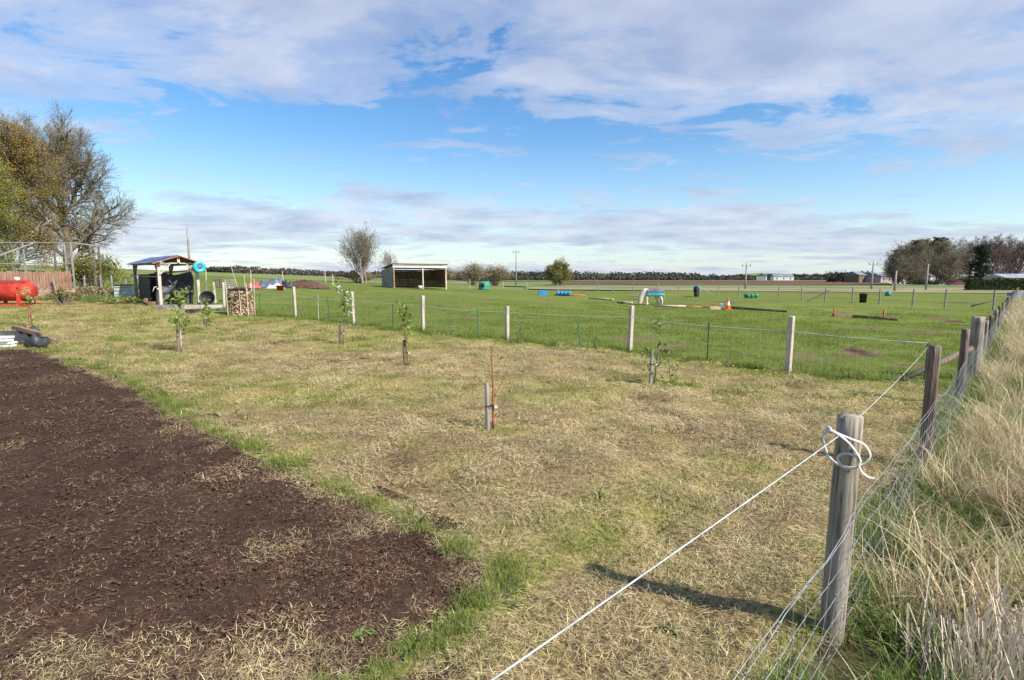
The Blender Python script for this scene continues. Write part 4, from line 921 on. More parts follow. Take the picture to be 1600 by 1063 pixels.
def left_panel():
    root = thing('board_fence', 'reddish vertical board fence on a pink block base behind the red tank', 'fence', G(-25.2, 29.0), R(3)); n = 26
    for k in range(n):
        x = .9 - .17 * k; h = .95 + .03 * math.sin(k * 2.1)
        MB().box((x, (.015 if k % 2 else -.015), .62 + h / 2), (.145, .025, h)).build('board', M['pinkboard'], root)
    for z in (.8, 1.4): MB().box((-1.25, .05, z), (4.5, .05, .08)).build('rail', M['browntimber'], root)
    for r in range(3):
        for k in range(11):
            MB().box((.75 - .44 * k - .2 * (r % 2), .1, .1 + r * .22), (.43, .2, .212)).build('block', M['pinkblock'], root)
    t = thing('wire_run', 'timber framed wire mesh run rising behind the board fence', 'wire run', G(-27.4, 30.6, 1.2), R(3))
    for x in (-3.2, -.7, 1.6, 1.95):
        MB().beam((x, 0, -1.2), (x, 0, 1.98), .07, .07).build('post', M['greytimber'], t)
    for x in (1.6, 1.95, -.7): MB().beam((x, 2.2, -1.2), (x, 2.2, 1.9), .07, .07).build('post', M['darkpost'], t)
    for z in (.75, 1.95): MB().beam((-3.4, 0, z), (2.0, 0, z), .06, .06).build('rail', M['greytimber'], t)
    MB().beam((1.95, 0, 1.95), (1.95, 2.2, 1.9), .06, .06).build('rail', M['greytimber'], t)
    MB().beam((-3.3, -.05, .7), (-.1, -.05, 1.9), .06, .06).build('diagonal', M['paletimber'], t)
    mb = MB()
    for k in range(34): mb.tube([(-3.4 + k * .16, .02, .75), (-3.4 + k * .16, .02, 1.95)], .003, 3)
    for k in range(9): mb.tube([(-3.4, .02, .75 + k * .14), (2, .02, .75 + k * .14)], .003, 3)
    mb.build('mesh', M['finewire'], t)['kind'] = 'stuff'
left_panel()

# ------------------------------------------------------------------ vegetation generator
def tubes_np(segs):
    """segs: array (n, 8) p0 p1 r0 r1 -> 3 or 5 sided prisms"""
    segs = np.asarray(segs, float); Vs = []; Fs = []; off = 0
    for lo, hi, n in ((.03, 9, 6), (0, .03, 3)):
        s = segs[(segs[:, 6] >= lo) & (segs[:, 6] < hi)]
        if not len(s): continue
        d = s[:, 3:6] - s[:, :3]; d /= np.linalg.norm(d, axis=1)[:, None] + 1e-9
        a = np.cross(d, np.where(np.abs(d[:, 2:3]) < .9, [[0, 0, 1.]], [[1., 0, 0]])); a /= np.linalg.norm(a, axis=1)[:, None] + 1e-9; b = np.cross(d, a)
        V = []
        for p, r in ((s[:, :3], s[:, 6]), (s[:, 3:6], s[:, 7])):
            for k in range(n):
                t = 2 * np.pi * k / n; V.append(p + (a * np.cos(t) + b * np.sin(t)) * r[:, None])
        V = np.stack(V, 1); base = (np.arange(len(s)) * 2 * n)[:, None, None] + off
        f = np.array([[k, (k + 1) % n, n + (k + 1) % n, n + k] for k in range(n)])[None]
        Fs.append((base + f).reshape(-1, 4)); Vs.append(V.reshape(-1, 3)); off += len(s) * 2 * n
    return np.concatenate(Vs), np.concatenate(Fs)
def quads_np(C, size, flat=.6, droop=False, rg=None):
    rg = rg or rng; n = len(C); a = rg.normal(0, 1, (n, 3)); 
    if droop: a[:, 2] -= 1.8
    a /= np.linalg.norm(a, axis=1)[:, None]; b = np.cross(a, rg.normal(0, 1, (n, 3))); b /= np.linalg.norm(b, axis=1)[:, None] + 1e-9
    s = (size * rg.uniform(.6, 1.4, n))[:, None]; a = a * s; b = b * s * flat
    V = np.stack([C - a, C + b, C + a, C - b], 1).reshape(-1, 3); return V, np.arange(4 * n).reshape(-1, 4)
def skeleton(seed, H, r0, trunk=.35, nlimb=9, lev=3, kids=(7, 6, 5), spread=(.9, .9, .9), lf=(.5, .55, .5), up=.25, wander=.16, droop=0., limb_len=.5, start=.25, stems=1, squash=1.):
    rd = random.Random(seed); segs = []; tips = []; big = []
    def grow(p, d, L, r, lv):
        ns = 6 if lv == 0 else (4 if lv < lev else 3); nodes = [(p, d, r)]
        for i in range(ns):
            d = (d + Vector((rd.gauss(0, wander), rd.gauss(0, wander), rd.gauss(0, wander * .6) + (up if lv else .05) * .25 - droop * (lv >= 2) * .35))).normalized()
            q = p + d * (L / ns); rr = r * (1 - .62 / ns * 1.0); segs.append((*p, *q, r, rr)); p, r = q, rr; nodes.append((p, d, r))
        if lv >= lev: tips.append((p, d)); tips.append((nodes[2][0], d)); return
        n = nlimb if lv == 0 else kids[min(lv - 1, len(kids) - 1)]
        for k in range(n):
            t = start + (1 - start) * (k + rd.random() * .8) / n if lv == 0 else .2 + .8 * (k + rd.random()) / n
            i = min(ns - 1, int(t * ns)); a, dd, r1 = nodes[i]; b = nodes[i + 1][0]; base = a.lerp(b, t * ns - i)
            az = k * 2.4 + rd.uniform(-.5, .5); side = dd.cross(Vector((math.cos(az), math.sin(az), .2))).normalized()
            sp = spread[min(lv, len(spread) - 1)] * rd.uniform(.7, 1.25); nd = (dd * math.cos(sp) + side * math.sin(sp)); nd.z += up * .35; nd.normalize()
            LL = (H * limb_len * (1.15 - .75 * abs(t - .35)) if lv == 0 else L * lf[min(lv, len(lf) - 1)]) * rd.uniform(.7, 1.15)
            grow(base, nd, LL, min(r1 * .62, r * .9 if lv else r1 * .6), lv + 1)
        if lv == 0: pass
        else: tips.append((p, d))
    for s in range(stems):
        d = Vector((rd.gauss(0, .12 if stems > 1 else .03), rd.gauss(0, .12 if stems > 1 else .03), 1)).normalized()
        grow(Vector((rd.gauss(0, .15) if stems > 1 else 0, rd.gauss(0, .15) if stems > 1 else 0, -.3)), d, H * (.88 if stems == 1 else rd.uniform(.7, .9)), r0, 0)
    S = np.array(segs); S[:, 6:] = np.maximum(S[:, 6:], .0065)
    T = np.array([(*p, *d) for p, d in tips]); return S, T
def twigs(T, n, L, seed, r=.008, droop=0.):
    rg = np.random.default_rng(seed); k = len(T); P = np.repeat(T[:, :3], n, 0); D = np.repeat(T[:, 3:], n, 0) + rg.normal(0, .55, (k * n, 3)); D[:, 2] -= droop
    D /= np.linalg.norm(D, axis=1)[:, None]; Q = P + D * (L * rg.uniform(.4, 1.2, k * n))[:, None]
    return np.concatenate([P, Q, np.full((k * n, 1), r), np.full((k * n, 1), r * .5)], 1), Q
def make_tree(name, label, cat, loc, S, T, tw_n, tw_L, tw_r, bark, twigm, leafm=None, leaf_n=0, leaf_s=.1, leaf_spread=.3, seed=1, droop=0., group=None, rz=0, leaf_droop=False, thick=.05):
    root = thing(name, label, cat, loc, rz, group)
    W, Q = twigs(T, tw_n, tw_L, seed, tw_r, droop)
    big = S[S[:, 6] >= thick]; small = S[S[:, 6] < thick]
    V, F = tubes_np(big); link('trunk', np_mesh('trunk', V, F), M[bark], root, True)
    V, F = tubes_np(np.concatenate([small, W])); link('crown', np_mesh('crown', V, F), M[twigm], root)
    if leafm:
        rg = np.random.default_rng(seed + 5); C = np.repeat(Q, leaf_n, 0) + rg.normal(0, leaf_spread, (len(Q) * leaf_n, 3)); V, F = quads_np(C, leaf_s, .55, leaf_droop, rg); link('foliage', np_mesh('foliage', V, F), M[leafm], root)
    return root
def copy_tree(root, loc, rz, s, label=None):
    r = root.copy(); COL.objects.link(r); r.location = loc; r.rotation_euler = (0, 0, rz); r.scale = s
    if label: r['label'] = label
    for ch in list(root.children):
        c = ch.copy(); COL.objects.link(c); c.parent = r
    return r
# big left trees
S, T = skeleton(11, 13.6, .42, nlimb=22, kids=(8, 7, 5), spread=(1.05, .8, .75), lf=(.5, .5, .5), up=.30, wander=.13, limb_len=.34, start=.13)
make_tree('sycamore_tree', 'large round crowned tree with bare branches just budding, at the left', 'tree', G(-43.6, 52, .0), S, T, 10, .75, .0075, 'bark', 'twig', 'bud', 1, .05, .06, 3)
S, T = skeleton(23, 12.6, .26, nlimb=26, kids=(7, 6, 4), spread=(.75, .7, .6), lf=(.5, .5, .55), up=.35, wander=.15, droop=.5, limb_len=.32, start=.06)
make_tree('birch_tree', 'tall golden brown birch with drooping twigs in front of the round tree', 'tree', G(-41.6, 44.0), S, T, 4, .7, .008, 'palebark', 'browntwig', 'birchleaf', 6, .05, .16, 8, droop=.9)
S, T = skeleton(31, 10.6, .22, nlimb=26, kids=(7, 6, 4), spread=(.75, .7, .6), lf=(.5, .5, .55), up=.35, wander=.15, droop=.5, limb_len=.31, start=.05)
make_tree('birch_tree', 'fresh green birch cut by the left picture edge', 'tree', G(-39.6, 37.6), S, T, 4, .7, .008, 'palebark', 'browntwig', 'birchgreen', 8, .055, .17, 9, droop=.9)
# broom bush
def bush(name, label, loc, rx, ry, h, n, size, m, stems=24, seed=1, cat='bush', spiky=0, group=None):
    rg = np.random.default_rng(seed); root = thing(name, label, cat, loc, 0, group); segs = []; C = []
    for k in range(stems):
        a = rg.uniform(0, 6.28); q = rg.uniform(.2, 1); e = np.array([math.cos(a) * rx * q, math.sin(a) * ry * q, h * (rg.uniform(.55, 1.0)) * (1.1 - .45 * q)]); p = np.array([e[0] * .15, e[1] * .15, -.1]); mid = (p + e) / 2 + [0, 0, h * .12]
        segs += [(*p, *mid, .03, .02), (*mid, *e, .02, .008)]
        t = rg.random((n // stems, 1)) ** .6; C.append(mid + (e - mid) * t + rg.normal(0, .115 * min(rx, h), (n // stems, 3)))
        if spiky: segs.append((*e, *(e + (e - mid) * rg.uniform(.2, .5)), .012, .004))
    V, F = tubes_np(segs); link('stems', np_mesh('stems', V, F), M['twig'], root)
    C = np.concatenate(C); C[:, 2] = np.abs(C[:, 2]); V, F = quads_np(C, size, .4, False, rg); link('foliage', np_mesh('foliage', V, F), M[m], root); return root
bush('broom_bush', 'spiky dark green broom bush behind the board fence', G(-27.9, 35.0), 2.4, 1.6, 2.6, 7000, .075, 'broom', 40, 4, spiky=1)
bush('weed_patch', 'tangled brown and green weeds under the garden end fence', G(-24.3, 30.6), 2.6, .8, .7, 3600, .07, 'scrub', 60, 6, 'weeds', 1)
bush('nettle_patch', 'green weeds growing in front of the shelter side', G(-20.3, 27.5), 1.3, .6, .42, 1800, .06, 'leaf', 40, 7, 'weeds')
bush('leafy_weed', 'green leafy weeds beside the red tank', G(-22.7, 26.6), .7, .4, .95, 600, .06, 'broom', 22, 8, 'weeds')
n = 150; x = rng.uniform(-26.5, -19.5, n); y = 30.2 + (x + 26.5) * .12 + rng.normal(0, .6, n); scatter('left_dry_grass', np.stack([x, y, hnp(x, y)], -1), rng.uniform(.5, .95, n), bpy.data.collections['tall_dry_blade'], 'pale dry grass standing along the garden end fence', 'grass')
n = 200; x = rng.uniform(-27, -18.5, n); y = 29.2 + (x + 27) * .05 + rng.normal(0, .6, n); scatter('left_green_grass', np.stack([x, y, hnp(x, y)], -1), rng.uniform(.8, 1.6, n), bpy.data.collections['verge_green_blade'], 'rough green grass at the garden end', 'grass')
# trees in the middle distance
S, T = skeleton(5, 6.3, .10, nlimb=9, kids=(5, 4, 3), spread=(.62, .65, .6), lf=(.5, .5, .5), up=.45, wander=.12, limb_len=.55, start=.12, stems=5)
make_tree('bare_tree', 'bare silvery multi stemmed tree left of the field shelter', 'tree', G(-21.0, 74.5), S, T, 2, .4, .012, 'palebark', 'twig', 'bud', 2, .05, .06, 6)
S, T = skeleton(6, 4.3, .07, nlimb=6, kids=(4, 4, 3), spread=(.5, .6, .6), up=.5, limb_len=.5, start=.3, stems=2)
make_tree('bare_tree', 'small thin bare tree showing behind the shelter roof', 'tree', G(-17.8, 78), S, T, 2, .4, .012, 'palebark', 'twig', None, seed=2)
bush('hedge_scrub', 'low brown scrub at the foot of the bare silvery tree', G(-22.0, 75.5), 3.6, 1.2, 1.7, 2600, .10, 'scrub', 50, 11, 'scrub')
for i, (x, y, rx, h, lab) in enumerate(((-8.5, 112, 4.0, 4.6, 'left brown leafless thicket just right of the field shelter'), (-3.8, 116, 4.2, 4.9, 'right brown leafless thicket towards the telegraph pole'), (-14.5, 108, 3.5, 3.6, 'brown leafless thicket partly hidden by the shelter'))):
    bush('thicket', lab, G(x, y), rx, 2, h, 5200, .12, 'scrub', 60, 30 + i, 'thicket', 1, 'thickets behind the shelter')
S, T = skeleton(8, 5.0, .12, nlimb=10, kids=(6, 5, 4), spread=(.7, .7, .6), up=.3, limb_len=.5, start=.1, stems=4)
make_tree('willow_tree', 'rounded yellow green willow standing alone beyond the paddock', 'tree', G(10.7, 130), S, T, 3, .5, .014, 'bark', 'twig', 'willow', 3, .13, .2, 5)
# right hand wood
S, T = skeleton(41, 10.6, .22, nlimb=18, kids=(7, 5, 4), spread=(.75, .7, .65), up=.4, wander=.14, limb_len=.46, start=.03)
bareA = make_tree('bare_wood_tree', 'brown leafless tree in the wood at the right', 'tree', G(134, 142), S, T, 5, .7, .020, 'bark', 'browntwig', None, seed=4, group='leafless trees of the right hand wood')
S, T = skeleton(42, 9.6, .20, nlimb=18, kids=(7, 5, 4), spread=(.85, .75, .65), up=.35, wander=.15, limb_len=.50, start=.03)
bareB = make_tree('bare_wood_tree', 'olive brown budding tree in the wood at the right', 'tree', G(107, 138), S, T, 4, .7, .020, 'bark', 'twig', 'bud', 1, .10, .1, 5, group='budding trees of the right hand wood')
for i, (x, y, s) in enumerate(((127, 138, .98), (141, 146, 1.02), (146, 139, .92), (151, 150, 1.0), (122, 150, .9), (158, 146, 1.0), (136, 156, 1.05), (166, 152, .95))):
    copy_tree(bareA, G(x, y), i * 1.3 + .4, (s * 1.05, s * 1.05, s))
for i, (x, y, s) in enumerate(((106, 143, .78), (111, 148, .98), (115, 140, 1.03), (119, 146, .98), (102.5, 137, .66), (109, 150, .92), (101, 140, .5), (112, 134, .7))):
    copy_tree(bareB, G(x, y), i * 1.7 + .9, (s * 1.1, s * 1.1, s))
def conifer(label, loc, h, rad, seed, flat=False, low=.12):
    rg = np.random.default_rng(seed); root = thing('pine_tree', label, 'tree', loc); segs = [(0, 0, -.3, 0, 0, h * .55, .25, .16), (0, 0, h * .55, 0, 0, h, .16, .03)]; C = []
    n = 90
    for k in range(n):
        t = low + (1 - low) * (k + rg.random()) / n; a = rg.uniform(0, 6.28)
        L = rad * ((1 - t) ** .55 * .9 + .12) * rg.uniform(.55, 1.15) if not flat else rad * (.45 + .8 * math.sin(min(1, (t - low) / (1 - low)) * 2.6)) * rg.uniform(.5, 1.1)
        b = np.array([0, 0, t * h]); e = b + np.array([math.cos(a) * L, math.sin(a) * L, L * rg.uniform(-.15, .35)]); segs.append((*b, *e, .05, .015))
        m = 95; q = rg.random((m, 1)) ** .6; C.append(b + (e - b) * q + rg.normal(0, .11 * rad, (m, 3)) * [1, 1, .6])
    V, F = tubes_np(segs); link('trunk', np_mesh('trunk', V, F), M['bark'], root)
    V, F = quads_np(np.concatenate(C), .17, .5, False, rg); link('crown', np_mesh('crown', V, F), M['needle'], root)
conifer('dark shaggy conifer standing at the front of the right hand wood', G(118.5, 134), 9.9, 3.2, 51)
conifer('flat topped dark pine rising left above the right hand wood', G(111.8, 146), 11.9, 2.7, 52, True, .62)
conifer('slim pine top showing above the wood beside the flat topped pine', G(120.5, 150), 13.0, 1.7, 53, True, .70)
conifer('small dark pine at the left end of the right hand wood', G(110.5, 151), 9.6, 2.2, 54, True, .6)
for i, (x, y, rx, h, lab) in enumerate(((101.5, 130, 4.5, 1.7, 'dark undergrowth at the left foot of the right hand wood'), (110, 128, 6, 1.8, 'dark undergrowth at the middle of the right hand wood'), (124, 142, 8, 2.2, 'undergrowth behind the shaggy conifer of the wood'), (140, 138, 10, 2.4, 'undergrowth under the leafless trees behind the hedge'))):
    bush('undergrowth', lab, G(x, y), rx, 2, h, 3600, .16, 'hedge', 60, 60 + i, 'undergrowth', 1)
def hedge_block():
    rg = np.random.default_rng(3); n = 9000; C = np.stack([rg.uniform(0, 26, n), rg.uniform(-.9, .9, n), rg.random(n) ** .7 * 1.85], -1); C[:, 2] += .12 * np.sin(C[:, 0] * 1.7) * (C[:, 2] > 1.3)
    V, F = quads_np(C, .16, .5, False, rg); root = thing('clipped_hedge', 'dark clipped hedge in front of the tin roofed barn', 'hedge', G(71.5, 83), R(-12))
    link('foliage', np_mesh('foliage', V, F), M['hedge'], root); MB().box((13, 0, .8), (25.6, 1.3, 1.6)).build('core', M['needle'], root)
hedge_block()

# ------------------------------------------------------------------ distant woods (one mass) and hills
def far_wood(name, label, pts, h, n, depth, size, m='farwood', seed=1):
    rg = np.random.default_rng(seed); P = np.array(pts, float); seg = np.linalg.norm(np.diff(P[:, :2], axis=0), axis=1); cum = np.concatenate([[0], np.cumsum(seg)])
    k = int(cum[-1] / (h * .10)); C = []
    for i in range(k):
        d = rg.uniform(0, cum[-1]); x = np.interp(d, cum, P[:, 0]); y = np.interp(d, cum, P[:, 1]) + rg.uniform(0, depth); hh = h * np.interp(d, cum, P[:, 2]) * rg.uniform(.6, 1.12); w = hh * rg.uniform(.4, .8); mm = max(16, n // k)
        u = rg.normal(0, 1, (mm, 3)); u /= np.linalg.norm(u, axis=1)[:, None]; u *= rg.random((mm, 1)) ** .33
        C.append(np.stack([x + u[:, 0] * w, y + u[:, 1] * w, gz(x, y) + hh * .52 + u[:, 2] * hh * .5], -1))
    V, F = quads_np(np.concatenate(C), size, .6, False, rg); tag(link(name, np_mesh(name, V, F), M[m]), label, 'woodland', kind='stuff')
far_wood('distant_wood', 'dark distant woodland band along the horizon behind the ploughed field', [(-120, 470, 1.0), (-20, 455, 1.1), (30, 440, 1.0), (120, 430, .9), (200, 440, .62), (290, 455, .85), (360, 460, .8)], 7.6, 60000, 26, .7, seed=2)
far_wood('distant_wood', 'dark distant woodland band on the left horizon behind the meadow', [(-150, 245, .55), (-122, 240, .95), (-105, 238, .75), (-85, 238, .72), (-62, 236, .75), (-40, 236, .8), (-25, 238, .9), (-8, 300, 1.0)], 3.6, 40000, 12, .42, seed=3)
far_wood('distant_wood', 'brown leafless trees fronting the distant woodland', [(-60, 438, .8), (30, 425, .8), (120, 415, .75), (200, 425, .45), (290, 440, .6), (360, 445, .6)], 6.0, 26000, 10, .6, 'fartwig', 5)
far_wood('distant_wood', 'brown leafless trees fronting the left horizon wood', [(-122, 232, .8), (-85, 230, .7), (-40, 230, .75), (-10, 290, .9)], 2.7, 16000, 5, .35, 'fartwig', 6)
far_wood('farm_wood', 'dark trees standing behind the distant farm buildings', [(150, 245, .9), (175, 246, 1.0), (200, 240, .9)], 5.2, 5000, 8, .5, seed=4)
def hills():
    V = []; F = []; n = 60
    for i in range(n + 1):
        x = -700 + 2600 * i / n; h = 18 + 6 * math.sin(i * .31) + 4 * math.sin(i * .73 + 1)
        V += [(x, 2100, -4), (x, 2300, h * .75), (x, 2600, h)]
    for i in range(n):
        for j in range(2): F.append((i * 3 + j, (i + 1) * 3 + j, (i + 1) * 3 + j + 1, i * 3 + j + 1))
    mb = MB(); mb.add(V, F); tag(mb.build('distant_hills', M['greenstrip'], None, True), 'low distant hills on the horizon', 'hills', kind='structure')
hills()

# ------------------------------------------------------------------ buildings far away
def house(name, label, loc, L_, D, H, roof, wm, rm, rz, wins=3, chim=True, cat='farm building'):
    t = thing(name, label, cat, loc, rz); MB().box((0, 0, H / 2), (L_, D, H)).build('wall', M[wm], t)
    r = MB(); r.add([(-L_ / 2 - .2, -D / 2 - .3, H), (L_ / 2 + .2, -D / 2 - .3, H), (L_ / 2 + .2, 0, H + roof), (-L_ / 2 - .2, 0, H + roof), (-L_ / 2 - .2, D / 2 + .3, H), (L_ / 2 + .2, D / 2 + .3, H)], [(0, 1, 2, 3), (3, 2, 5, 4), (0, 3, 4), (1, 5, 2), (0, 4, 5, 1)])
    ro = r.build('roof', M[rm], t)
    if chim: MB().box((L_ * .38, 0, H + roof + .2), (.6, .6, 1)).build('chimney', M[wm], ro)
    for k in range(wins):
        w = MB().box((-L_ / 2 + L_ * (k + .5) / wins, -D / 2 - .02, H * .55), (.9, .06, 1.1)).build('window', M['glass'], t)
        MB().box((-L_ / 2 + L_ * (k + .5) / wins, -D / 2 - .06, H * .55 - .6), (1.1, .12, .1)).build('sill', M['white'], w)
    return t
house('farm_building', 'long grey stone farm steading with slate roof', G(154, 222), 9, 6, 2.6, 1.7, 'farmstone', 'slate', R(30), 2, False)
house('farm_building', 'bright cream farmhouse beside the grey steading', G(164.5, 226), 5.5, 6, 3.6, 1.6, 'cream', 'slate', R(34), 2, True)
house('farm_building', 'dark barn at the left end of the farm group', G(145.5, 224), 6, 6, 3.2, 1.6, 'darkpost', 'slate', R(30), 0, False)
house('farm_building', 'small grey cottage right of the farm, partly behind a pole', G(177, 226), 7, 6, 2.8, 2.2, 'farmstone', 'slate', R(30), 1, True)
house('white_cottage', 'low white cottage far away beyond the ploughed field', G(212, 415), 15, 7, 3.2, 2.2, 'white', 'slate', R(-5), 3, True, 'cottage')
house('white_cottage', 'tiny white gable left of the low white cottage', G(196, 415), 5, 7, 3.6, 2.4, 'white', 'slate', R(60), 1, False, 'cottage')
t = house('tin_roof_barn', 'low barn with pale grey tin roof behind the clipped hedge', G(96.5, 102.5), 5.6, 5, 2.0, .75, 'pinkblock', 'tinroof', R(-4), 0, False, 'barn')

# ------------------------------------------------------------------ poles and cables
def pole(label, x, y, h, arms=True):
    t = thing('telegraph_pole', label, 'pole', G(x, y), 0, 'telegraph poles'); MB().cyl((0, 0, -.3), (.05, 0, h), .16, .11, 9).build('shaft', M['greytimber'], t, True)
    if arms:
        MB().beam((-.75, 0, h - .2), (.85, 0, h - .2), .1, .1).build('crossarm', M['greytimber'], t)
        for x in (-.65, .0, .72): MB().lathe([(.05, 0), (.09, .1), (.05, .3), (.001, .34)], 8, (x, 0, h - .15 + (.15 if x == 0 else 0))).build('insulator', M['slate'], t)
    return t
pole('plain telegraph pole rising behind the open garden shelter', -39.3, 64.6, 5.9, False)
pole('telegraph pole with forked top between shelter and willow', .9, 120, 7.8)
pole('telegraph pole standing in the fields right of the ponies', 40.9, 92.5, 4.2)
pole('dark telegraph pole by the farm buildings', 62, 91, 4.4)
pole('pale telegraph pole in front of the right hand wood', 67.5, 86, 4.2, False)
pole('thin pole against the left side of the right hand wood', 56.6, 78, 3.0, False)
a = Vector(G(-39.3, 64.6, 5.6)); b = Vector((-60, 52, 9.5)); tag(MB().tube([a.lerp(b, k / 12) - Vector((0, 0, .5 * 4 * k / 12 * (1 - k / 12))) for k in range(13)], .012, 4).build('overhead_cable', M['rubber']), 'thin overhead cable running left from the plain telegraph pole', 'cable')

# ------------------------------------------------------------------ field shelter
def field_shelter():
    th = R(30); t = thing('field_shelter', 'open fronted wooden horse shelter with two bays in the paddock', 'shelter', G(-13.1, 58.2), th); W, D, Hf, Hb = 6.35, 4.3, 2.45, 2.0
    def roofz(y): return Hf + (Hb - Hf) * y / D
    for k in range(22):                                            # left side boards
        y = .1 + (D - .1) * (k + .5) / 22; MB().box((-.02 + .012 * (k % 2), y, roofz(y) / 2), (.025, (D - .1) / 22 * 1.05, roofz(y))).build('side_board', M['greytimber'], t)
    for k in range(11):
        z = .1 + k * .19; MB().box((W / 2, D, z), (W, .03, .18)).build('back_board', M['stainboard'], t)
        MB().box((W, D / 2, z), (.03, D, .18)).build('side_board', M['stainboard'], t)
    for x, w, m in ((.1, .2, 'browntimber'), (W * .545, .16, 'polewood'), (W - .08, .16, 'polewood')): MB().beam((x, 0, -.2), (x - .02, 0, Hf), w, w * .8).build('front_post', M[m], t)
    for x in (.22 * W, .5 * W, .78 * W): MB().beam((x, D - .1, -.2), (x, D - .1, Hb), .14, .1).build('back_post', M['darkpost'], t)
    MB().box((W / 2, -.1, Hf - .08), (W + .1, .06, .2)).build('fascia', M['white'], t); MB().box((W / 2, -.14, Hf + .17), (W + .16, .07, .17)).build('fascia', M['polewood'], t)
    mb = MB(); V = []; F = []; n = 60
    for i in range(n + 1):
        for j in range(2):
            y = -.3 + (D + .55) * j; V.append((-.15 + (W + .3) * i / n, y, roofz(y) + .22 + (.03 if i % 2 else 0)))
    for i in range(n): F.append((2 * i, 2 * i + 2, 2 * i + 3, 2 * i + 1))
    mb.add(V, F); o = mb.build('roof_sheet', M['slate'], t); o.modifiers.new('thick', 'SOLIDIFY').thickness = .01
    t2 = MB().lathe([(.001, 0), (.2, 0), (.26, .36), (.24, .36), (.19, .04), (.001, .04)], 14).build('feed_bucket', M['white'], None, True); t2.location = (-13.1 + math.cos(th) * 3.1 + .1, 58.2 + math.sin(th) * 3.1 - .5, gz(-10.4, 59.5) + .02); tag(t2, 'small white bucket at the middle post of the field shelter', 'bucket')
field_shelter()

# ------------------------------------------------------------------ things in the paddock
def ponies():
    def pony(label, loc, rz, s, coat, head_down=True, rugm='rug', trim='turq'):
        root = thing('pony', label, 'pony', loc, rz, 'rugged ponies grazing'); root.scale = (s, s, s)
        vs = []; ed = []; rad = []
        def v(p, r, par=None):
            vs.append(p); rad.append(r if isinstance(r, tuple) else (r, r))
            if par is not None: ed.append((par, len(vs) - 1))
            return len(vs) - 1
        pel = v((.42, 0, .90), (.26, .25)); mid = v((0, 0, .86), (.27, .26), pel); sh = v((-.4, 0, .90), (.24, .26), mid)
        n1 = v((-.60, 0, .93), (.22, .27), sh); n2 = v((-.76, 0, .72), (.19, .24), n1); po = v((-.86, 0, .50), (.16, .20), n2); fh = v((-.90, 0, .34), (.15, .19), po); mz = v((-.95, 0, .14), (.12, .14), fh); v((-.97, 0, .06), (.09, .10), mz)
        for sy in (-1, 1):
            off = .085 if sy > 0 else -.085
            a = v((-.42 + off, .13 * sy, .66), .16, sh); b = v((-.43 + off, .13 * sy, .38), .11, a); c = v((-.42 + off, .13 * sy, .14), .09, b); v((-.45 + off, .13 * sy, .02), .12, c)
            a = v((.44 - off, .14 * sy, .68), .135, pel); b = v((.36 - off, .14 * sy, .54), .15, a); c = v((.52 - off, .14 * sy, .37), .11, b); d = v((.49 - off, .14 * sy, .14), .09, c); v((.46 - off, .14 * sy, .02), .12, d)
        me = bpy.data.meshes.new('body'); bm = bmesh.new(); ly = bm.verts.layers.skin.verify(); bv = [bm.verts.new(q) for q in vs]
        for i_, (q, rr_) in enumerate(zip(bv, rad)): q[ly].radius = rr_; q[ly].use_root = (i_ == 0)
        for a_, b_ in ed: bm.edges.new((bv[a_], bv[b_]))
        bm.to_mesh(me); bm.free(); o = link('body', me, M[coat], root)
        sk = o.modifiers.new('skin', 'SKIN'); 
        sk.use_smooth_shade = True; ss = o.modifiers.new('sub', 'SUBSURF'); ss.levels = 2; ss.render_levels = 2
        mb = MB()
        for sy in (-1, 1): mb.add([(-.86, .06 * sy, .62), (-.80, .11 * sy, .62), (-.84, .095 * sy, .80), (-.76, .06 * sy, .62)], [(0, 1, 2), (1, 3, 2), (3, 0, 2)])
        mb.build('ears', M[coat], root)
        MB().tube([(.66, 0, .98), (.76, 0, .85), (.78, 0, .55), (.76, 0, .25)], [.04, .06, .065, .02], 7).build('tail', M['mane'], root, True)
        mb = MB()
        for k in range(14):
            t = k / 13; p = Vector((-.54, 0, 1.16)).lerp(Vector((-.90, 0, .68)), t); q = p + Vector((-.03, -.10, -.16)); mb.add([p + Vector((.03, -.02, .02)), p + Vector((-.03, -.03, .0)), q], [(0, 1, 2)]); mb.add([p + Vector((.03, .02, .02)), p + Vector((-.03, .03, .0)), q + Vector((0, .2, 0))], [(0, 1, 2)])
        mb.build('mane', M['mane'], root)
        def shell(a0, a1, extra, name, m):
            V = []; F = []; n, k = 18, 22
            for i in range(n + 1):
                x = -.56 + 1.28 * i / n; wx = .325 - .06 * abs((i / n - .5) * 2) ** 3; top = .30 - .03 * math.cos(i / n * 6.28)
                for j in range(k + 1):
                    a = a0 + (a1 - a0) * j / k; V.append((x, wx * math.copysign(min(1, abs(math.sin(a)) * 1.12), math.sin(a)) + extra * math.sin(a), .86 + (top * math.cos(a) if math.cos(a) > 0 else .36 * math.cos(a)) + .006 * math.sin(i * 2 + j)))
            for i in range(n):
                for j in range(k): F.append((i * (k + 1) + j, (i + 1) * (k + 1) + j, (i + 1) * (k + 1) + j + 1, i * (k + 1) + j + 1))
            mb = MB(); mb.add(V, F); o = mb.build(name, m, root, True); o.modifiers.new('thick', 'SOLIDIFY').thickness = .015
        shell(-1.62, 1.62, .0, 'rug', M[rugm])
        shell(1.60, 2.15, .012, 'rug_skirt', M[trim]); shell(-2.15, -1.60, .012, 'rug_skirt', M[trim])
        return root, o
    return pony
pony = ponies()
pony('cream pony in a grey and turquoise rug grazing with its head down', G(10.0, 37.35), R(8), 1.02, 'pony')
pony('dark pony in a turquoise rug grazing by the far fence, seen end on', G(18.95, 54.1), R(72), .98, 'ponydark', True, 'turq', 'turq')
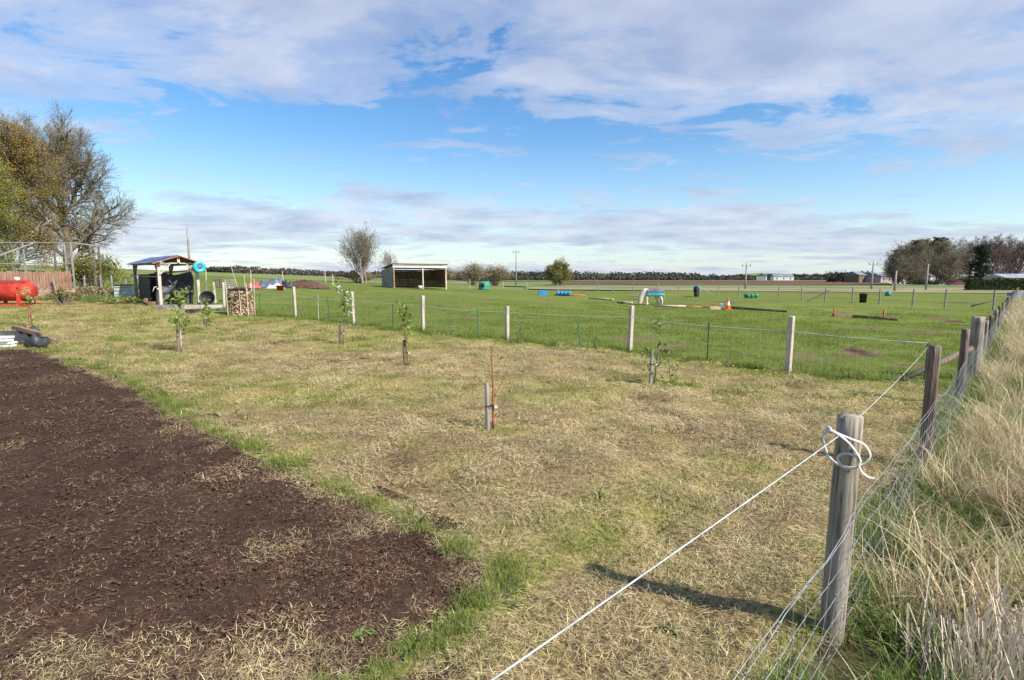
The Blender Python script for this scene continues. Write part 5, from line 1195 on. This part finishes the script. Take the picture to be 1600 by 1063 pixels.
def pole_on_ground(x0, y0, x1, y1, r, m, label, square=False, post=None):
    t = thing('ground_pole', label, 'pole', G((x0 + x1) / 2, (y0 + y1) / 2), math.atan2(y1 - y0, x1 - x0), 'riding poles lying in the paddock'); L_ = math.hypot(x1 - x0, y1 - y0)
    if square: MB().box((0, 0, r), (L_, r * 2.4, r * 2)).build('plank', M[m], t)
    else: MB().cyl((-L_ / 2, 0, r), (L_ / 2, 0, r), r, r * .95, 10).build('pole', M[m], t, True)
    if post is not None: MB().box((post * L_ / 2, .1, .22), (.06, .06, .44)).build('upright', M['orange'], t)
for i, (a, m, lab, sq, po) in enumerate((((7.2, 49.3, 8.7, 45.2), 'polewood', 'pale pole lying left of the cream pony, farthest of the poles', False, None), ((8.1, 40.5, 9.0, 39.3), 'polewood', 'short pale pole just left of the cream pony', False, None), ((9.5, 35.0, 11.35, 34.3), 'polewood', 'thick pale pole below the cream pony', False, -.55), ((11.45, 34.3, 12.4, 34.4), 'orange', 'thin orange pole between the pony and the traffic cone', False, None), ((12.5, 34.2, 13.45, 34.2), 'orange', 'thin orange pole just left of the traffic cone', False, .9), ((12.1, 32.1, 12.73, 32.1), 'polewood', 'short plank in front of the orange poles', True, None), ((13.5, 33.0, 15.4, 29.4), 'darkpole', 'long dark pole running right from the traffic cone', False, None), ((16.0, 26.1, 16.9, 26.1), 'browntimber', 'short brown plank with an upright, right side of the paddock', True, -.8), ((16.4, 25.2, 17.3, 23.5), 'darkpole', 'brown weathered pole with an upright nearest the right fence', False, .35))):
    pole_on_ground(*a, .075 if i != 3 and i != 4 else .045, m, lab, sq, po)
pole_on_ground(4.6, 57.6, 7.9, 56.6, .07, 'orange', 'orange pole lying under the blue barrels', False, None)
t = thing('traffic_cone', 'orange and white traffic cone beside the dark pole', 'cone', G(13.16, 32.0)); MB().box((0, 0, .03), (.42, .42, .06)).build('base', M['coneorange'], t)
for z0, z1, m in ((.06, .26, 'coneorange'), (.26, .5, 'conewhite'), (.5, .76, 'coneorange')): MB().lathe([(.17 - .15 * z0 / .78, z0), (.17 - .15 * z1 / .78, z1)], 18).build('sleeve', M[m], t, True)
MB().lathe([(.025, .76), (.001, .765)], 12).build('tip', M['coneorange'], t)
o = MB().lathe([(.001, 0), (.12, 0), (.14, .2), (.09, .32), (.04, .36), (.001, .36)], 14).build('white_container', M['white'], None, True); o.location = G(12.85, 32.3); tag(o, 'small white container left of the traffic cone', 'container')
t = thing('green_drum', 'green plastic drum with a round hole beyond the paddock shelter', 'drum', G(-3.7, 70.5), R(-15)); MB().lathe([(.001, 0), (.78, 0), (.80, .1), (.74, .55), (.70, 1.02), (.6, 1.1), (.001, 1.12)], 24).build('body', M['greendrum'], t, True); MB().lathe([(.001, 0), (.26, 0), (.26, .03), (.001, .03)], 18, (0, -.75, .58), Matrix.Rotation(R(90), 3, 'X')).build('opening', M['black'], t)
t = thing('blue_block', 'bright blue plastic jump block in the paddock', 'block', G(3.41, 58.5), R(8)); MB().box((0, 0, .23), (.95, .5, .46), taper=.94).build('body', M['blueplastic'], t); MB().box((0, -.252, .23), (.7, .02, .06)).build('slot', M['blueplastic'], t)
for k in range(4):
    o = MB().lathe([(.001, -.45), (.17, -.45), (.19, -.42), (.19, -.15), (.175, -.14), (.19, -.13), (.19, .42), (.17, .45), (.001, .45)], 18, (0, 0, .28), Matrix.Rotation(R(90), 3, 'X')).build('blue_barrel', M['blueplastic'], None, True); o.location = G(5.05 + k * .39, 57.4 - .08 * k); o.rotation_euler = (0, 0, R(-12)); tag(o, ['leftmost', 'second from the left', 'third from the left', 'rightmost'][k] + ' of the four blue barrels lying on the orange pole', 'barrel', 'blue barrels on the pole')
t = thing('green_block', 'dark green segmented block by the far fence right of the ponies', 'block', G(22.9, 50.4), R(5))
for k in range(3): MB().lathe([(.001, -.3), (.19, -.3), (.21, 0), (.19, .3), (.001, .3)], 14, (-.42 + .42 * k, 0, .24), Matrix.Rotation(R(90), 3, 'X')).build('segment', M['greendrum'], t, True)
t = thing('black_bin', 'black bin standing at the back paddock fence', 'bin', G(27.5, 41.2)); MB().lathe([(.001, 0), (.23, 0), (.27, .66), (.29, .68), (.29, .73), (.26, .73), (.22, .6), (.001, .6)], 20).build('body', M['black'], t, True); MB().box((.31, 0, .6), (.1, .12, .05)).build('handle', M['greytarp'], t)
t = thing('blue_trough', 'blue water trough at the far end of the right fence', 'trough', G(50.2, 52.6), R(10)); MB().box((0, 0, .24), (1.05, .6, .48)).build('body', M['blueplastic'], t); MB().box((0, 0, .485), (.9, .45, .012)).build('water', M['tinroof'], t)
o = MB().lathe([(.001, 0), (.26, 0), (.3, .14), (.26, .42), (.13, .52), (.001, .53)], 18).build('green_tub', M['teal'], None, True); o.location = G(40.3, 56.4); tag(o, 'small teal tub far off at the paddock edge', 'tub')
t = thing('parked_car', 'dark red car parked beneath the right hand wood', 'car', G(106, 126), R(5)); mb = MB()
prof = [(-1.9, .35), (-1.95, .7), (-1.2, .85), (-.7, 1.35), (.7, 1.38), (1.25, .92), (1.95, .8), (1.95, .35)]
mb.add([(x, -.8, z) for x, z in prof] + [(x, .8, z) for x, z in prof], [tuple(range(7, -1, -1)), tuple(range(8, 16))] + [(i, (i + 1) % 8, 8 + (i + 1) % 8, 8 + i) for i in range(8)]); mb.build('body', M['carpaint'], t)
for x in (-1.2, 1.2): 
    for y in (-.76, .76): MB().cyl((x, y - .1, .32), (x, y + .1, .32), .32, .32, 16).build('wheel', M['rubber'], t)
for x0, x1 in ((-.85, -.1), (0, .85)): MB().box(((x0 + x1) / 2, -.81, 1.1), (x1 - x0, .02, .34)).build('window', M['glass'], t)

# ------------------------------------------------------------------ clutter behind the log stack
t = thing('soil_mound', 'low dark brown heap of soil in the paddock', 'mound', G(-19.8, 50.3)); rg = np.random.default_rng(5); V = []; F = []; n, k = 30, 12
for j in range(k + 1):
    for i in range(n):
        a = 6.283 * i / n; q = j / k; rr = 1.0 + .15 * math.sin(2 * a + 1) + .08 * math.sin(5 * a); V.append((2.0 * q * rr * math.cos(a), 1.3 * q * rr * math.sin(a), .80 * (1 - q ** 1.7) - .03 + rg.uniform(-.035, .035)))
for j in range(k):
    for i in range(n): F.append((j * n + i, (j + 1) * n + i, (j + 1) * n + (i + 1) % n, j * n + (i + 1) % n))
mb = MB(); mb.add(V, F); M['mound'] = pm('mound', (.06, .035, .025), (.15, .085, .06), 9, .95, .8, dist=.05); mb.build('heap', M['mound'], t)
def drape(name, label, loc, sx, sy, h, m, seed, cat='sheet', rz=0):
    rd = random.Random(seed); ph = [rd.uniform(0, 6) for _ in range(4)]; V = []; F = []; n = 24
    for i in range(n + 1):
        for j in range(n + 1):
            u, v = i / n, j / n; e = min(1, 4.5 * u, 4.5 * (1 - u)) * min(1, 4.5 * v, 4.5 * (1 - v)); z = e * h * (.7 + .18 * math.sin(u * 9 + ph[0]) + .14 * math.sin(v * 11 + ph[1]) + .1 * math.sin((u + v) * 19 + ph[2])); V.append(((u - .5) * sx + .05 * math.sin(v * 9), (v - .5) * sy + .05 * math.sin(u * 9), z + .015))
    for i in range(n):
        for j in range(n): F.append((i * (n + 1) + j, (i + 1) * (n + 1) + j, (i + 1) * (n + 1) + j + 1, i * (n + 1) + j + 1))
    mb = MB(); mb.add(V, F); o = mb.build(name, M[m], None, True); o.location = loc; o.rotation_euler = (0, 0, rz); o.modifiers.new('thick', 'SOLIDIFY').thickness = .008; return tag(o, label, cat)
drape('tarpaulin_heap', 'slate grey tarpaulin thrown over a heap behind the log stack', G(-22.2, 48.7), 2.3, 1.8, .85, 'greytarp', 1, 'tarpaulin')
drape('tarpaulin_end', 'dark end of the tarpaulin lying against the soil mound', G(-21.0, 49.3), 1.3, 1.0, .7, 'tarp', 2, 'tarpaulin')
drape('white_sacks', 'flat white sacks lying in front of the grey tarpaulin', G(-21.3, 47.4), 1.5, .8, .42, 'white', 3, 'sacks')
drape('red_sheet', 'faded red sheet thrown over boards behind the log stack', G(-22.6, 46.0), 1.3, .7, .62, 'redtarp', 4, 'sheet', .3)
o = MB().lathe([(.001, 0), (.24, 0), (.33, .4), (.35, .4), (.35, .43), (.31, .43), (.23, .05), (.001, .05)], 20).build('red_bucket', M['red'], None, True); o.location = G(-19.7, 44.8); tag(o, 'bright red bucket in front of the soil mound', 'bucket')
for k, (x, y, m, lab) in enumerate(((-25.1, 45.3, 'darkpost', 'dark wooden pallet standing on edge beyond the log stack'), (-24.2, 45.2, 'greytimber', 'grey wooden pallet standing on edge beside the dark one'))):
    t = thing('pallet', lab, 'pallet', G(x, y), R(10), 'pallets behind the log stack')
    for j in range(4): MB().box((0, 0, .12 + j * .19), (.9, .03, .1)).build('slat', M[m], t)
    for q in (-.4, 0, .4): MB().box((q, .06, .4), (.09, .09, .78)).build('bearer', M[m], t)
for k, (x, y, h, ln, lab) in enumerate(((-12.2, 24.6, 1.95, .05, 'tall thin stake leaning behind the log stack'), (-22.3, 43.0, 1.9, -.5, 'pale cane leaning left above the pallets'))):
    o = MB().cyl((0, 0, -.1), (ln, 0, h), .022, .018, 6).build('cane', M['polewood']); o.location = G(x, y); tag(o, lab, 'cane')

scene.render.engine = 'CYCLES'
scene.cycles.max_bounces = 5; scene.cycles.diffuse_bounces = 2; scene.cycles.glossy_bounces = 2; scene.cycles.transmission_bounces = 3
